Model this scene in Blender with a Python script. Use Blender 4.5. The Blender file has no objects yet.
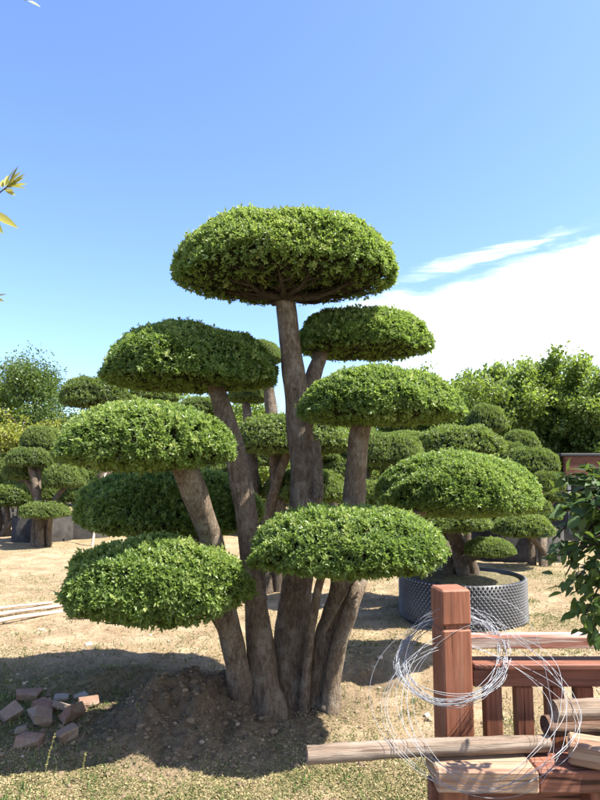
import bpy, math, random
import numpy as np
from mathutils import Vector, Matrix

random.seed(7)
rng = np.random.default_rng(7)
R = math.radians
scene = bpy.context.scene
col = scene.collection

# ------------------------------------------------------------------ camera
EYE = 1.5
HOR = 470.0
PITCH = math.atan((HOR - 400) / 600.0)
cp, sp = math.cos(PITCH), math.sin(PITCH)
cam_d = bpy.data.cameras.new('camera')
cam = bpy.data.objects.new('camera', cam_d)
col.objects.link(cam)
cam_d.sensor_fit = 'HORIZONTAL'
cam_d.sensor_width = 36
cam_d.lens = 36
cam_d.clip_start = 0.05
cam_d.clip_end = 2000
cam.location = (0, 0, EYE)
cam.rotation_euler = (math.pi / 2 + PITCH, 0, 0)
scene.camera = cam


def at(x, y, Y):
    """point of the photograph (600x800 pixels) at distance Y in front of the eye"""
    u = (x - 300) / 600.0
    v = -(y - 400) / 600.0
    dy = cp - v * sp
    dz = sp + v * cp
    return Vector((u / dy * Y, Y, EYE + dz / dy * Y))


# ------------------------------------------------------------------ noise
def _hash(ix, iy, s):
    h = (ix.astype(np.int64) * 374761393 + iy.astype(np.int64) * 668265263 + s * 974634777) & 0x7fffffff
    h = ((h ^ (h >> 13)) * 1274126177) & 0x7fffffff
    h = h ^ (h >> 16)
    return (h & 0xffff) / 65535.0


def vnoise(x, y, s=0):
    ix = np.floor(x); iy = np.floor(y)
    fx = x - ix; fy = y - iy
    fx = fx * fx * (3 - 2 * fx); fy = fy * fy * (3 - 2 * fy)
    a = _hash(ix, iy, s); b = _hash(ix + 1, iy, s)
    c = _hash(ix, iy + 1, s); d = _hash(ix + 1, iy + 1, s)
    return (a * (1 - fx) + b * fx) * (1 - fy) + (c * (1 - fx) + d * fx) * fy


def fbm(x, y, s=0, o=3):
    t = 0; a = 0.5; n = 0
    for i in range(o):
        t = t + a * vnoise(x * 2 ** i, y * 2 ** i, s + i * 17); n += a; a *= 0.5
    return t / n


def bump2(x, y, cx, cy, rx, ry, rot=0):
    c, s = math.cos(rot), math.sin(rot)
    dx, dy = x - cx, y - cy
    a = (dx * c + dy * s) / rx; b = (-dx * s + dy * c) / ry
    return np.exp(-(a * a + b * b))


def gz(x, y):
    """height of the ground"""
    x = np.asarray(x, float); y = np.asarray(y, float)
    near = np.exp(-((np.hypot(x, y - 4)) / 14.0) ** 2)
    z = near * (0.10 * (fbm(x * 0.9 + 3, y * 0.9, 1, 3) - 0.5) + 0.05 * (fbm(x * 4, y * 4, 5, 3) - 0.5))
    z = z + 0.26 * bump2(x, y, -0.70, 3.80, 0.36, 0.33, 0.3)       # heap of dug earth
    z = z + 0.09 * bump2(x, y, -0.35, 4.15, 0.3, 0.2, 0.2)
    z = z + 0.11 * bump2(x, y, -1.30, 4.45, 0.42, 0.14, 0.12) + 0.10 * bump2(x, y, -0.42, 4.55, 0.22, 0.14, 0.1)
    z = z + 0.03 * bump2(x, y, 0.0, 4.0, 0.5, 0.4)
    rough = bump2(x, y, -0.72, 3.75, 0.62, 0.5, 0.3) + 0.7 * bump2(x, y, -0.3, 4.3, 0.4, 0.35) + 0.7 * bump2(x, y, -1.3, 4.45, .5, .2, .12) + .5 * bump2(x, y, .62, 4.7, .5, .4)
    z = z + rough * (0.16 * (fbm(x * 7, y * 7, 9, 3) - 0.5) + 0.06 * (vnoise(x * 22, y * 22, 13) - 0.5))
    # small bank right of the tree
    z = z + 0.07 * bump2(x, y, 0.62, 5.0, 0.5, 0.32, -0.25) - 0.05 * bump2(x, y, 0.62, 4.5, 0.5, 0.16, -0.3)
    z = z + 0.12 * bump2(x, y, 3.2, 8.5, 1.6, 1.6)
    return z


def gzf(x, y):
    return float(gz(np.array([x]), np.array([y]))[0])


def ground_pt(px, py):
    """where the ray through a pixel meets the flat ground, with the real height"""
    v = -(py - 400) / 600.0
    t = -(sp + v * cp) / (cp - v * sp)
    Y = EYE / t
    for _ in range(6):
        p = at(px, py, Y)
        h = gzf(p.x, Y)
        Y = (EYE - h) / t
    p = at(px, py, Y)
    return Vector((p.x, Y, gzf(p.x, Y)))


# ------------------------------------------------------------------ object helpers
def tag(o, label=None, cat=None, group=None, kind=None):
    if label: o['label'] = label
    if cat: o['category'] = cat
    if group: o['group'] = group
    if kind: o['kind'] = kind
    return o


def empty(name, loc, label, cat, group=None, rz=0):
    o = bpy.data.objects.new(name, None)
    o.empty_display_size = 0.1
    o.location = loc
    o.rotation_euler = (0, 0, rz)
    col.objects.link(o)
    return tag(o, label, cat, group)


def link(name, me, parent=None, mats=None):
    o = bpy.data.objects.new(name, me)
    col.objects.link(o)
    if mats:
        for m in (mats if isinstance(mats, (list, tuple)) else [mats]):
            me.materials.append(m)
    if parent is not None:
        o.parent = parent
        # geometry is given in world space: undo the parent's placing
        M = Matrix.Translation(parent.location) @ parent.rotation_euler.to_matrix().to_4x4()
        q = parent
        while q.parent is not None:
            q = q.parent
            if q.type == 'EMPTY':
                M = Matrix.Translation(q.location) @ q.rotation_euler.to_matrix().to_4x4()
        o.matrix_parent_inverse = Matrix.Identity(4)
        if parent.type == 'EMPTY':
            o.matrix_basis = M.inverted()
    return o


class Mesh:
    """collects vertices / faces / per-vertex tone and material index"""
    def __init__(self):
        self.v = []; self.f = []; self.n = 0; self.t = []

    def add(self, V, F, tone=0.5, mi=0, smooth=False):
        V = np.asarray(V, float).reshape(-1, 3)
        F = np.asarray(F, np.int64)
        self.v.append(V)
        self.f.append((F + self.n, mi, smooth))
        tt = np.full(len(V), tone, float) if np.isscalar(tone) else np.asarray(tone, float)
        self.t.append(tt)
        self.n += len(V)

    def build(self, name, mats, parent=None):
        me = self.mesh(name)
        return link(name, me, parent, mats)

    def mesh(self, name):
        V = np.concatenate(self.v)
        me = bpy.data.meshes.new(name)
        me.vertices.add(len(V))
        me.vertices.foreach_set('co', V.astype(np.float32).ravel())
        nl = sum(F.size for F, _, _ in self.f)
        npoly = sum(F.shape[0] for F, _, _ in self.f)
        li = np.concatenate([F.ravel() for F, _, _ in self.f]).astype(np.int32)
        cnt = np.concatenate([np.full(F.shape[0], F.shape[1]) for F, _, _ in self.f])
        st = np.concatenate([[0], np.cumsum(cnt)[:-1]]).astype(np.int32)
        me.loops.add(nl)
        me.polygons.add(npoly)
        me.loops.foreach_set('vertex_index', li)
        me.polygons.foreach_set('loop_start', st)
        me.polygons.foreach_set('material_index', np.concatenate([np.full(F.shape[0], m) for F, m, _ in self.f]).astype(np.int32))
        me.polygons.foreach_set('use_smooth', np.concatenate([np.full(F.shape[0], s) for F, _, s in self.f]))
        a = me.attributes.new('tone', 'FLOAT', 'POINT')
        a.data.foreach_set('value', np.concatenate(self.t).astype(np.float32))
        me.update(calc_edges=True)
        me.validate()
        return me

    # ---- shapes
    def box(self, c, s, rot=None, bev=0.0, tone=0.5, mi=0, taper=0):
        """box with chamfered edges; c centre, s full sizes, rot a Matrix/euler"""
        b = min(bev, min(s) * 0.45)
        hx, hy, hz = s[0] / 2, s[1] / 2, s[2] / 2
        V = []; idx = {}
        for sx in (-1, 1):
            for sy in (-1, 1):
                for sz in (-1, 1):
                    for ax in range(3):
                        p = [sx * hx, sy * hy, sz * hz]
                        for k in range(3):
                            if k != ax:
                                p[k] -= (sx, sy, sz)[k] * b
                        idx[(sx, sy, sz, ax)] = len(V); V.append(p)
        F4 = []; F3 = []
        for ax in range(3):
            o1, o2 = [k for k in range(3) if k != ax]
            for sg in (-1, 1):
                q = []
                for a, c2 in ((-1, -1), (1, -1), (1, 1), (-1, 1)):
                    k = [0, 0, 0]; k[ax] = sg; k[o1] = a; k[o2] = c2
                    q.append(idx[(*k, ax)])
                F4.append(q)
        for ax in range(3):                              # edges along ax
            o1, o2 = [k for k in range(3) if k != ax]
            for a in (-1, 1):
                for c2 in (-1, 1):
                    k0 = [0, 0, 0]; k0[o1] = a; k0[o2] = c2
                    k1 = list(k0); k0[ax] = -1; k1[ax] = 1
                    F4.append([idx[(*k0, o1)], idx[(*k1, o1)], idx[(*k1, o2)], idx[(*k0, o2)]])
        for sx in (-1, 1):
            for sy in (-1, 1):
                for sz in (-1, 1):
                    F3.append([idx[(sx, sy, sz, 0)], idx[(sx, sy, sz, 1)], idx[(sx, sy, sz, 2)]])
        V = np.array(V)
        V, F4, F3 = orient(V, F4, F3)
        if rot is not None:
            m = np.array(rot if isinstance(rot, Matrix) else Matrix.Identity(3))
            V = V @ m.T
        V = V + np.array(c)
        self.v.append(V); self.t.append(np.full(len(V), tone))
        self.f.append((np.array(F4) + self.n, mi, False))
        self.f.append((np.array(F3) + self.n, mi, False))
        self.n += len(V)

    def tube(self, pts, rad, sides=10, tone=0.5, mi=0, cap=True, rough=0.0, seed=0, sub=1, smooth=True, flare=None):
        P = np.array([list(p) for p in pts], float)
        rad = np.array(rad if hasattr(rad, '__len__') else [rad] * len(P), float)
        if sub > 1:
            P, rad = spline(P, rad, sub)
        n = len(P)
        T = np.gradient(P, axis=0)
        T /= np.linalg.norm(T, axis=1)[:, None] + 1e-9
        ref = np.array([0.31, 0.93, 0.17]) if abs(T[0] @ np.array([0.31, 0.93, 0.17])) < 0.9 else np.array([1.0, 0, 0])
        U = np.empty_like(P)
        u = ref - T[0] * (ref @ T[0]); u /= np.linalg.norm(u)
        for i in range(n):
            u = u - T[i] * (u @ T[i]); u /= np.linalg.norm(u) + 1e-9
            U[i] = u
        W = np.cross(T, U)
        th = np.arange(sides) / sides * 2 * math.pi
        ln = np.concatenate([[0], np.cumsum(np.linalg.norm(np.diff(P, axis=0), axis=1))])
        rr = np.repeat(rad[:, None], sides, 1)
        if rough > 0:
            A, L = np.meshgrid(th, ln)
            r0 = max(rad.max(), 1e-3)
            nn = fbm(np.cos(A) * 1.6 + 11 + seed * 3.1, L / r0 * 0.55 + np.sin(A) * 1.6, seed, 3) - 0.5
            kn = vnoise(A * 3.3 + seed, L / r0 * 1.3, seed + 5) - 0.5
            rid = vnoise(A * 14 / 6.28 * 1.0 + np.sin(L * 3), L * 2.2, seed + 9) - 0.5
            rr = rr * (1 + rough * (1.1 * nn + 0.35 * kn + 0.35 * rid))
        V = P[:, None, :] + rr[:, :, None] * (np.cos(th)[None, :, None] * U[:, None, :] + np.sin(th)[None, :, None] * W[:, None, :])
        V = V.reshape(-1, 3)
        i = np.arange(n - 1)[:, None]; j = np.arange(sides)[None, :]; j2 = (j + 1) % sides
        F = np.stack([i * sides + j, i * sides + j2, (i + 1) * sides + j2, (i + 1) * sides + j], -1).reshape(-1, 4)
        self.add(V, F, tone, mi, smooth)
        if cap:
            for e, rev in ((0, True), (n - 1, False)):
                c = P[e]; ring = V[e * sides:(e + 1) * sides]
                VV = np.vstack([ring, c[None]])
                k = np.arange(sides)
                FF = np.stack([k, (k + 1) % sides, np.full(sides, sides)], -1)
                if rev: FF = FF[:, ::-1]
                self.add(VV, FF, tone, mi, False)
        return P, rad


def orient(V, F4, F3):
    def fix(F):
        out = []
        for f in F:
            p = V[list(f)]
            nrm = np.cross(p[1] - p[0], p[2] - p[0])
            out.append(list(f) if nrm @ p.mean(0) >= 0 else list(f)[::-1])
        return out
    return V, fix(F4), fix(F3)


def spline(P, rad, sub):
    n = len(P)
    out = []; ro = []
    for i in range(n - 1):
        p0 = P[max(i - 1, 0)]; p1 = P[i]; p2 = P[i + 1]; p3 = P[min(i + 2, n - 1)]
        for k in range(sub):
            t = k / sub
            out.append(0.5 * ((2 * p1) + (-p0 + p2) * t + (2 * p0 - 5 * p1 + 4 * p2 - p3) * t * t + (-p0 + 3 * p1 - 3 * p2 + p3) * t ** 3))
            ro.append(rad[i] * (1 - t) + rad[i + 1] * t)
    out.append(P[-1]); ro.append(rad[-1])
    return np.array(out), np.array(ro)


def norm(a):
    return a / (np.linalg.norm(a, axis=-1, keepdims=True) + 1e-9)


def leaves(ms, P, D, N, L, W, tone, fold=0.25, droop=0.12, mi=0, big=False):
    """many leaves: base P, direction D, facing N, length L, width W"""
    n = len(P)
    if n == 0: return
    D = norm(D)
    S = norm(np.cross(D, N)); N = norm(np.cross(S, D))
    L = np.asarray(L).reshape(-1, 1) * np.ones((n, 1)); W = np.asarray(W).reshape(-1, 1) * np.ones((n, 1))
    if not big:
        def pt(t, s):
            return P + D * (t * L) + S * (s * W * 0.5) + N * (abs(s) * fold * W * 0.5 - droop * L * t * t)
        V = np.stack([pt(0, 0), pt(.33, 1), pt(.70, .78), pt(1, 0), pt(.70, -.78), pt(.33, -1)], 1).reshape(-1, 3)
        b = (np.arange(n) * 6)[:, None]
        F = np.concatenate([b + np.array([[0, 1, 2, 3]]), b + np.array([[0, 3, 4, 5]])], 0)
        ms.add(V, F, np.repeat(tone, 6), mi)
    else:
        prof = [(0, .04), (.14, .55), (.32, .95), (.5, 1.0), (.68, .8), (.86, .4), (1, .02)]
        cols = []
        for t, w in prof:
            for s in (-1, 0, 1):
                cols.append(P + D * (t * L) + S * (s * w * W * 0.5) + N * (abs(s) * w * fold * W * 0.5 - droop * L * t * t))
        k = len(prof)
        V = np.stack(cols, 1).reshape(-1, 3)
        q = []
        for i in range(k - 1):
            for s in (0, 1):
                q.append([i * 3 + s, i * 3 + s + 1, (i + 1) * 3 + s + 1, (i + 1) * 3 + s])
        q = np.array(q)
        F = ((np.arange(n) * (3 * k))[:, None, None] + q[None]).reshape(-1, 4)
        ms.add(V, F, np.repeat(tone, 3 * k), mi, True)


# ------------------------------------------------------------------ materials
def new_mat(name):
    m = bpy.data.materials.new(name)
    m.use_nodes = True
    nt = m.node_tree
    for n in list(nt.nodes): nt.nodes.remove(n)
    out = nt.nodes.new('ShaderNodeOutputMaterial')
    return m, nt, out


def ramp(nt, stops, fac=None, interp='LINEAR'):
    r = nt.nodes.new('ShaderNodeValToRGB')
    r.color_ramp.interpolation = interp
    el = r.color_ramp.elements
    while len(el) > 1: el.remove(el[-1])
    el[0].position = stops[0][0]; el[0].color = (*stops[0][1], 1)
    for p, c in stops[1:]:
        e = el.new(p); e.color = (*c, 1)
    if fac is not None: nt.links.new(fac, r.inputs[0])
    return r


def noise_n(nt, scale, detail=4, rough=0.55, vec=None, dist=0):
    n = nt.nodes.new('ShaderNodeTexNoise')
    n.inputs['Scale'].default_value = scale
    n.inputs['Detail'].default_value = detail
    n.inputs['Roughness'].default_value = rough
    n.inputs['Distortion'].default_value = dist
    if vec is not None: nt.links.new(vec, n.inputs['Vector'])
    return n


def mapped(nt, scale=(1, 1, 1), rot=(0, 0, 0), src='Object'):
    tc = nt.nodes.new('ShaderNodeTexCoord')
    mp = nt.nodes.new('ShaderNodeMapping')
    mp.inputs['Scale'].default_value = scale
    mp.inputs['Rotation'].default_value = rot
    nt.links.new(tc.outputs[src], mp.inputs['Vector'])
    return mp.outputs['Vector']


def mixc(nt, a, b, fac, mode='MIX'):
    m = nt.nodes.new('ShaderNodeMix')
    m.data_type = 'RGBA'; m.blend_type = mode
    for sock, val in ((m.inputs[0], fac), (m.inputs[6], a), (m.inputs[7], b)):
        if hasattr(val, 'is_output'): nt.links.new(val, sock)
        elif isinstance(val, (int, float)): sock.default_value = val
        else: sock.default_value = (*val, 1)
    return m.outputs[2]


def principled(nt, out, color, rough=0.8, spec=0.3, bump=None, bs=0.3, bd=0.01, metal=0):
    p = nt.nodes.new('ShaderNodeBsdfPrincipled')
    if hasattr(color, 'is_output'): nt.links.new(color, p.inputs['Base Color'])
    else: p.inputs['Base Color'].default_value = (*color, 1)
    if hasattr(rough, 'is_output'): nt.links.new(rough, p.inputs['Roughness'])
    else: p.inputs['Roughness'].default_value = rough
    p.inputs['Specular IOR Level'].default_value = spec
    p.inputs['Metallic'].default_value = metal
    if bump is not None:
        b = nt.nodes.new('ShaderNodeBump')
        b.inputs['Strength'].default_value = bs
        b.inputs['Distance'].default_value = bd
        nt.links.new(bump, b.inputs['Height'])
        nt.links.new(b.outputs[0], p.inputs['Normal'])
    if out is not None: nt.links.new(p.outputs[0], out.inputs[0])
    return p


def leaf_mat(name, stops, trans=(0.30, 0.42, 0.04), tf=0.28, rough=0.42, spec=0.45):
    m, nt, out = new_mat(name)
    a = nt.nodes.new('ShaderNodeAttribute'); a.attribute_name = 'tone'
    c = ramp(nt, stops, a.outputs['Fac'])
    geo = nt.nodes.new('ShaderNodeNewGeometry')
    back = mixc(nt, c.outputs[0], (0.14, 0.19, 0.09), 0.35)
    cc = mixc(nt, c.outputs[0], back, geo.outputs['Backfacing'])
    p = principled(nt, None, cc, rough, spec)
    t = nt.nodes.new('ShaderNodeBsdfTranslucent')
    tc = mixc(nt, c.outputs[0], trans, 0.6)
    nt.links.new(tc, t.inputs['Color'])
    mx = nt.nodes.new('ShaderNodeMixShader')
    mx.inputs[0].default_value = tf
    nt.links.new(p.outputs[0], mx.inputs[1]); nt.links.new(t.outputs[0], mx.inputs[2])
    nt.links.new(mx.outputs[0], out.inputs[0])
    return m


def bark_mat(name, dark, light, patch, vs=1.0):
    m, nt, out = new_mat(name)
    v = mapped(nt, (46 * vs, 46 * vs, 15 * vs))
    n1 = noise_n(nt, 1.0, 6, 0.65, v, 0.6)
    v2 = mapped(nt, (1, 1, 1))
    n2 = noise_n(nt, 9.0, 4, 0.6, v2)
    n3 = noise_n(nt, 130.0, 5, 0.75, v2)
    c = ramp(nt, [(0.30, dark), (0.52, tuple(0.5 * (a + b) for a, b in zip(dark, light))), (0.72, light)], n1.outputs[0])
    pr = ramp(nt, [(0.50, (0, 0, 0)), (0.66, (1, 1, 1))], n2.outputs[0])
    pf = nt.nodes.new('ShaderNodeMath'); pf.operation = 'MULTIPLY'; pf.inputs[1].default_value = 0.6
    nt.links.new(pr.outputs[0], pf.inputs[0])
    c2 = mixc(nt, c.outputs[0], patch, pf.outputs[0])
    c3 = mixc(nt, c2, n3.outputs[0], 0.6, 'OVERLAY')
    vo = nt.nodes.new('ShaderNodeTexVoronoi'); vo.feature = 'DISTANCE_TO_EDGE'; vo.inputs['Scale'].default_value = 1.0
    vv = mapped(nt, (44 * vs, 44 * vs, 13 * vs))
    ds = noise_n(nt, 30.0, 3, 0.6, v2)
    dv = nt.nodes.new('ShaderNodeVectorMath'); dv.operation = 'ADD'
    nt.links.new(vv, dv.inputs[0]); nt.links.new(ds.outputs['Color'], dv.inputs[1])
    nt.links.new(dv.outputs[0], vo.inputs['Vector'])
    ck = ramp(nt, [(0.0, (1, 1, 1)), (0.09, (0, 0, 0))], vo.outputs['Distance'])
    cf = nt.nodes.new('ShaderNodeMath'); cf.operation = 'MULTIPLY'; cf.inputs[1].default_value = 0.24
    nt.links.new(ck.outputs[0], cf.inputs[0])
    c3 = mixc(nt, c3, tuple(0.45 * d for d in dark), cf.outputs[0])
    ad = nt.nodes.new('ShaderNodeMath'); ad.operation = 'ADD'
    a2 = nt.nodes.new('ShaderNodeMath'); a2.operation = 'MULTIPLY_ADD'; a2.inputs[1].default_value = -0.35
    nt.links.new(ck.outputs[0], a2.inputs[0]); nt.links.new(n3.outputs[0], a2.inputs[2])
    nt.links.new(n1.outputs[0], ad.inputs[0]); nt.links.new(a2.outputs[0], ad.inputs[1])
    principled(nt, out, c3, 0.9, 0.15, ad.outputs[0], 1.0, 0.016)
    return m


def wood_mat(name, base, dark, worn, worn_amt=0.5, along='X', rough=0.65, bump=0.25):
    m, nt, out = new_mat(name)
    sc = {'X': (4.5, 90, 90), 'Z': (90, 90, 4.5), 'Y': (90, 4.5, 90)}[along]
    v = mapped(nt, sc)
    n1 = noise_n(nt, 1.0, 6, 0.65, v, 0.4)
    v2 = mapped(nt, tuple(0.16 * s for s in sc))
    n2 = noise_n(nt, 1.2, 6, 0.7, v2, 0.3)
    c = ramp(nt, [(0.3, dark), (0.5, base), (0.7, tuple(min(1, 1.25 * b) for b in base))], n1.outputs[0])
    w = ramp(nt, [(0.62 - 0.3 * worn_amt, (0, 0, 0)), (0.74 - 0.3 * worn_amt, (1, 1, 1))], n2.outputs[0])
    c2 = mixc(nt, c.outputs[0], worn, w.outputs[0])
    c3 = mixc(nt, c2, n1.outputs[0], 0.25, 'OVERLAY')
    v3 = mapped(nt, tuple(0.45 * s_ for s_ in sc))
    n3 = noise_n(nt, 1.0, 3, 0.5, v3, 0.8)
    cr_ = ramp(nt, [(0.30, (1, 1, 1)), (0.36, (0, 0, 0))], n3.outputs[0])
    c3 = mixc(nt, c3, tuple(0.35 * d for d in dark), cr_.outputs[0])
    n4 = noise_n(nt, 5.0, 4, 0.6, mapped(nt))
    c3 = mixc(nt, c3, n4.outputs[0], 0.5, 'OVERLAY')
    principled(nt, out, c3, rough, 0.3, n1.outputs[0], bump, 0.006)
    return m


MAT = {}
MAT['leaf'] = leaf_mat('clipped_leaves', [(0.0, (0.042, 0.074, 0.018)), (0.3, (0.090, 0.148, 0.032)), (0.6, (0.158, 0.235, 0.056)), (0.85, (0.24, 0.312, 0.084)), (1.0, (0.32, 0.355, 0.105))], trans=(0.31, 0.45, 0.06), tf=0.46, rough=0.42, spec=0.5)
MAT['leaf_far'] = leaf_mat('clipped_leaves_fine', [(0.0, (0.040, 0.066, 0.018)), (0.4, (0.092, 0.136, 0.034)), (0.8, (0.160, 0.210, 0.052)), (1.0, (0.25, 0.285, 0.075))], tf=0.4)
MAT['leaf_loose'] = leaf_mat('broad_leaves', [(0.0, (0.07, 0.105, 0.024)), (0.4, (0.145, 0.205, 0.044)), (0.8, (0.23, 0.295, 0.066)), (1.0, (0.33, 0.37, 0.09))], tf=0.48)
MAT['leaf_yellow'] = leaf_mat('yellow_leaves', [(0.0, (0.10, 0.13, 0.02)), (0.5, (0.20, 0.23, 0.03)), (1.0, (0.32, 0.32, 0.05))], trans=(0.5, 0.5, 0.05))
MAT['leaf_conifer'] = leaf_mat('dark_needles', [(0.0, (0.03, 0.06, 0.016)), (0.5, (0.055, 0.10, 0.024)), (1.0, (0.11, 0.16, 0.035))])
MAT['leaf_near'] = leaf_mat('shrub_leaves', [(0.0, (0.020, 0.042, 0.012)), (0.6, (0.042, 0.080, 0.018)), (1.0, (0.10, 0.155, 0.03))], tf=0.22, rough=0.55, spec=0.25)
MAT['leaf_tip'] = leaf_mat('young_leaves', [(0.0, (0.12, 0.11, 0.03)), (0.5, (0.22, 0.24, 0.04)), (1.0, (0.36, 0.33, 0.07))], trans=(0.6, 0.5, 0.06), tf=0.4)
MAT['litter'] = leaf_mat('ground_litter', [(0.0, (0.05, 0.085, 0.022)), (0.3, (0.085, 0.108, 0.036)), (0.55, (0.17, 0.155, 0.07)), (0.8, (0.27, 0.215, 0.11)), (1.0, (0.38, 0.305, 0.175))], trans=(0.4, 0.36, 0.12), tf=0.12, rough=0.8, spec=0.1)
MAT['grass'] = leaf_mat('grass_blades', [(0.0, (0.045, 0.085, 0.02)), (0.5, (0.10, 0.16, 0.035)), (0.8, (0.25, 0.24, 0.09)), (1.0, (0.42, 0.35, 0.17))], trans=(0.3, 0.34, 0.08), tf=0.2, rough=0.7, spec=0.15)
MAT['bark'] = bark_mat('grey_brown_bark', (0.11, 0.08, 0.056), (0.34, 0.26, 0.185), (0.42, 0.36, 0.285))
MAT['bark_far'] = bark_mat('far_bark', (0.075, 0.056, 0.04), (0.21, 0.165, 0.12), (0.26, 0.215, 0.165))
MAT['twig'] = bark_mat('twig_bark', (0.045, 0.034, 0.024), (0.12, 0.092, 0.065), (0.14, 0.11, 0.08))
MAT['stub'] = bark_mat('dead_stub_bark', (0.12, 0.09, 0.07), (0.33, 0.27, 0.20), (0.38, 0.32, 0.25))
m, nt, out = new_mat('light_block_core')  # for the solid dark body added inside cushions to block light
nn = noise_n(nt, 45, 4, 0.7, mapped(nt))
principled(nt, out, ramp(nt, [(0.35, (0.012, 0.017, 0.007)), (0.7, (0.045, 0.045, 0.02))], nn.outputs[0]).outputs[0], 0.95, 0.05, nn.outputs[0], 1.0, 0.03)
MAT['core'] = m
MAT['red_wood'] = wood_mat('red_stained_wood', (0.215, 0.083, 0.046), (0.175, 0.065, 0.036), (0.26, 0.125, 0.078), 0.25, 'Z')
MAT['red_wood_x'] = wood_mat('red_stained_rail', (0.185, 0.074, 0.046), (0.145, 0.055, 0.036), (0.25, 0.13, 0.088), 0.3, 'X')
MAT['peeled_rail'] = wood_mat('peeling_rail', (0.24, 0.10, 0.066), (0.14, 0.055, 0.037), (0.50, 0.42, 0.35), 0.58, 'X', bump=0.5)
MAT['plank'] = wood_mat('worn_plank', (0.24, 0.135, 0.085), (0.18, 0.092, 0.056), (0.33, 0.23, 0.155), 0.62, 'X', bump=0.4)
MAT['log'] = wood_mat('peeled_log', (0.165, 0.118, 0.083), (0.085, 0.058, 0.04), (0.25, 0.20, 0.155), 0.5, 'X', 0.85, 1.0)
MAT['log_dark'] = wood_mat('barked_log', (0.13, 0.075, 0.05), (0.06, 0.035, 0.025), (0.24, 0.17, 0.12), 0.3, 'X', 0.85, 1.0)
MAT['pole'] = wood_mat('pale_pole', (0.48, 0.34, 0.26), (0.34, 0.22, 0.16), (0.60, 0.50, 0.42), 0.5, 'X', 0.7, 0.3)
MAT['stake'] = wood_mat('pale_stake', (0.46, 0.42, 0.36), (0.32, 0.28, 0.23), (0.60, 0.56, 0.50), 0.5, 'Z', 0.7, 0.3)

m, nt, out = new_mat('galvanised_wire')
principled(nt, out, (0.24, 0.25, 0.27), 0.5, 0.5, metal=0.85)
MAT['wire'] = m
m, nt, out = new_mat('dark_plastic')
n1 = noise_n(nt, 14, 4, 0.6, mapped(nt))
a = nt.nodes.new('ShaderNodeAttribute'); a.attribute_name = 'tone'
pc_ = ramp(nt, [(0.3, (0.016, 0.017, 0.019)), (0.5, (0.15, 0.149, 0.147))], a.outputs['Fac'])
principled(nt, out, mixc(nt, pc_.outputs[0], n1.outputs[0], 0.3, 'OVERLAY'), 0.38, 0.5)
MAT['plastic'] = m
m, nt, out = new_mat('weathered_plastic')
n1 = noise_n(nt, 5, 5, 0.65, mapped(nt))
principled(nt, out, ramp(nt, [(0.35, (0.022, 0.021, 0.020)), (0.7, (0.06, 0.054, 0.048))], n1.outputs[0]).outputs[0], 0.85, 0.2)
MAT['plastic_far'] = m
m, nt, out = new_mat('pot_soil')
n1 = noise_n(nt, 22, 5, 0.7, mapped(nt))
principled(nt, out, ramp(nt, [(0.3, (0.07, 0.06, 0.035)), (0.55, (0.15, 0.13, 0.07)), (0.75, (0.26, 0.21, 0.13))], n1.outputs[0]).outputs[0], 0.95, 0.1, n1.outputs[0], 1, 0.04)
MAT['soil'] = m
m, nt, out = new_mat('old_brick')
a = nt.nodes.new('ShaderNodeAttribute'); a.attribute_name = 'tone'
n1 = noise_n(nt, 30, 5, 0.7, mapped(nt))
n2 = noise_n(nt, 7, 3, 0.6, mapped(nt))
cb = ramp(nt, [(0, (0.20, 0.105, 0.072)), (0.5, (0.215, 0.145, 0.105)), (1, (0.28, 0.255, 0.22))], a.outputs['Fac'])
dust = ramp(nt, [(0.45, (0, 0, 0)), (0.7, (0.7, 0.7, 0.7))], n2.outputs[0])
c2 = mixc(nt, cb.outputs[0], (0.25, 0.205, 0.15), dust.outputs[0])
c3 = mixc(nt, c2, n1.outputs[0], 0.4, 'OVERLAY')
principled(nt, out, c3, 0.92, 0.15, n1.outputs[0], 0.7, 0.01)
MAT['brick'] = m
m, nt, out = new_mat('clod_soil')
a = nt.nodes.new('ShaderNodeAttribute'); a.attribute_name = 'tone'
n1 = noise_n(nt, 40, 5, 0.7, mapped(nt))
cb = ramp(nt, [(0, (0.11, 0.08, 0.052)), (0.45, (0.24, 0.18, 0.12)), (0.7, (0.38, 0.30, 0.20)), (1, (0.48, 0.40, 0.30))], a.outputs['Fac'])
principled(nt, out, mixc(nt, cb.outputs[0], n1.outputs[0], 0.3, 'OVERLAY'), 0.95, 0.1, n1.outputs[0], 0.6, 0.01)
MAT['clod'] = m
m, nt, out = new_mat('rusty_brick_wall')
n1 = noise_n(nt, 6, 5, 0.7, mapped(nt))
bt = nt.nodes.new('ShaderNodeTexBrick')
bt.inputs['Scale'].default_value = 4
bt.inputs['Color1'].default_value = (0.11, 0.045, 0.032, 1); bt.inputs['Color2'].default_value = (0.15, 0.065, 0.043, 1); bt.inputs['Mortar'].default_value = (0.12, 0.08, 0.06, 1)
nt.links.new(mapped(nt, (1, 1, 1), (math.pi / 2, 0, 0)), bt.inputs['Vector'])
principled(nt, out, mixc(nt, bt.outputs[0], n1.outputs[0], 0.4, 'OVERLAY'), 0.9, 0.1)
MAT['rust'] = m
m, nt, out = new_mat('dark_steel')
principled(nt, out, (0.05, 0.05, 0.055), 0.7, 0.3)
MAT['dark'] = m

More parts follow.
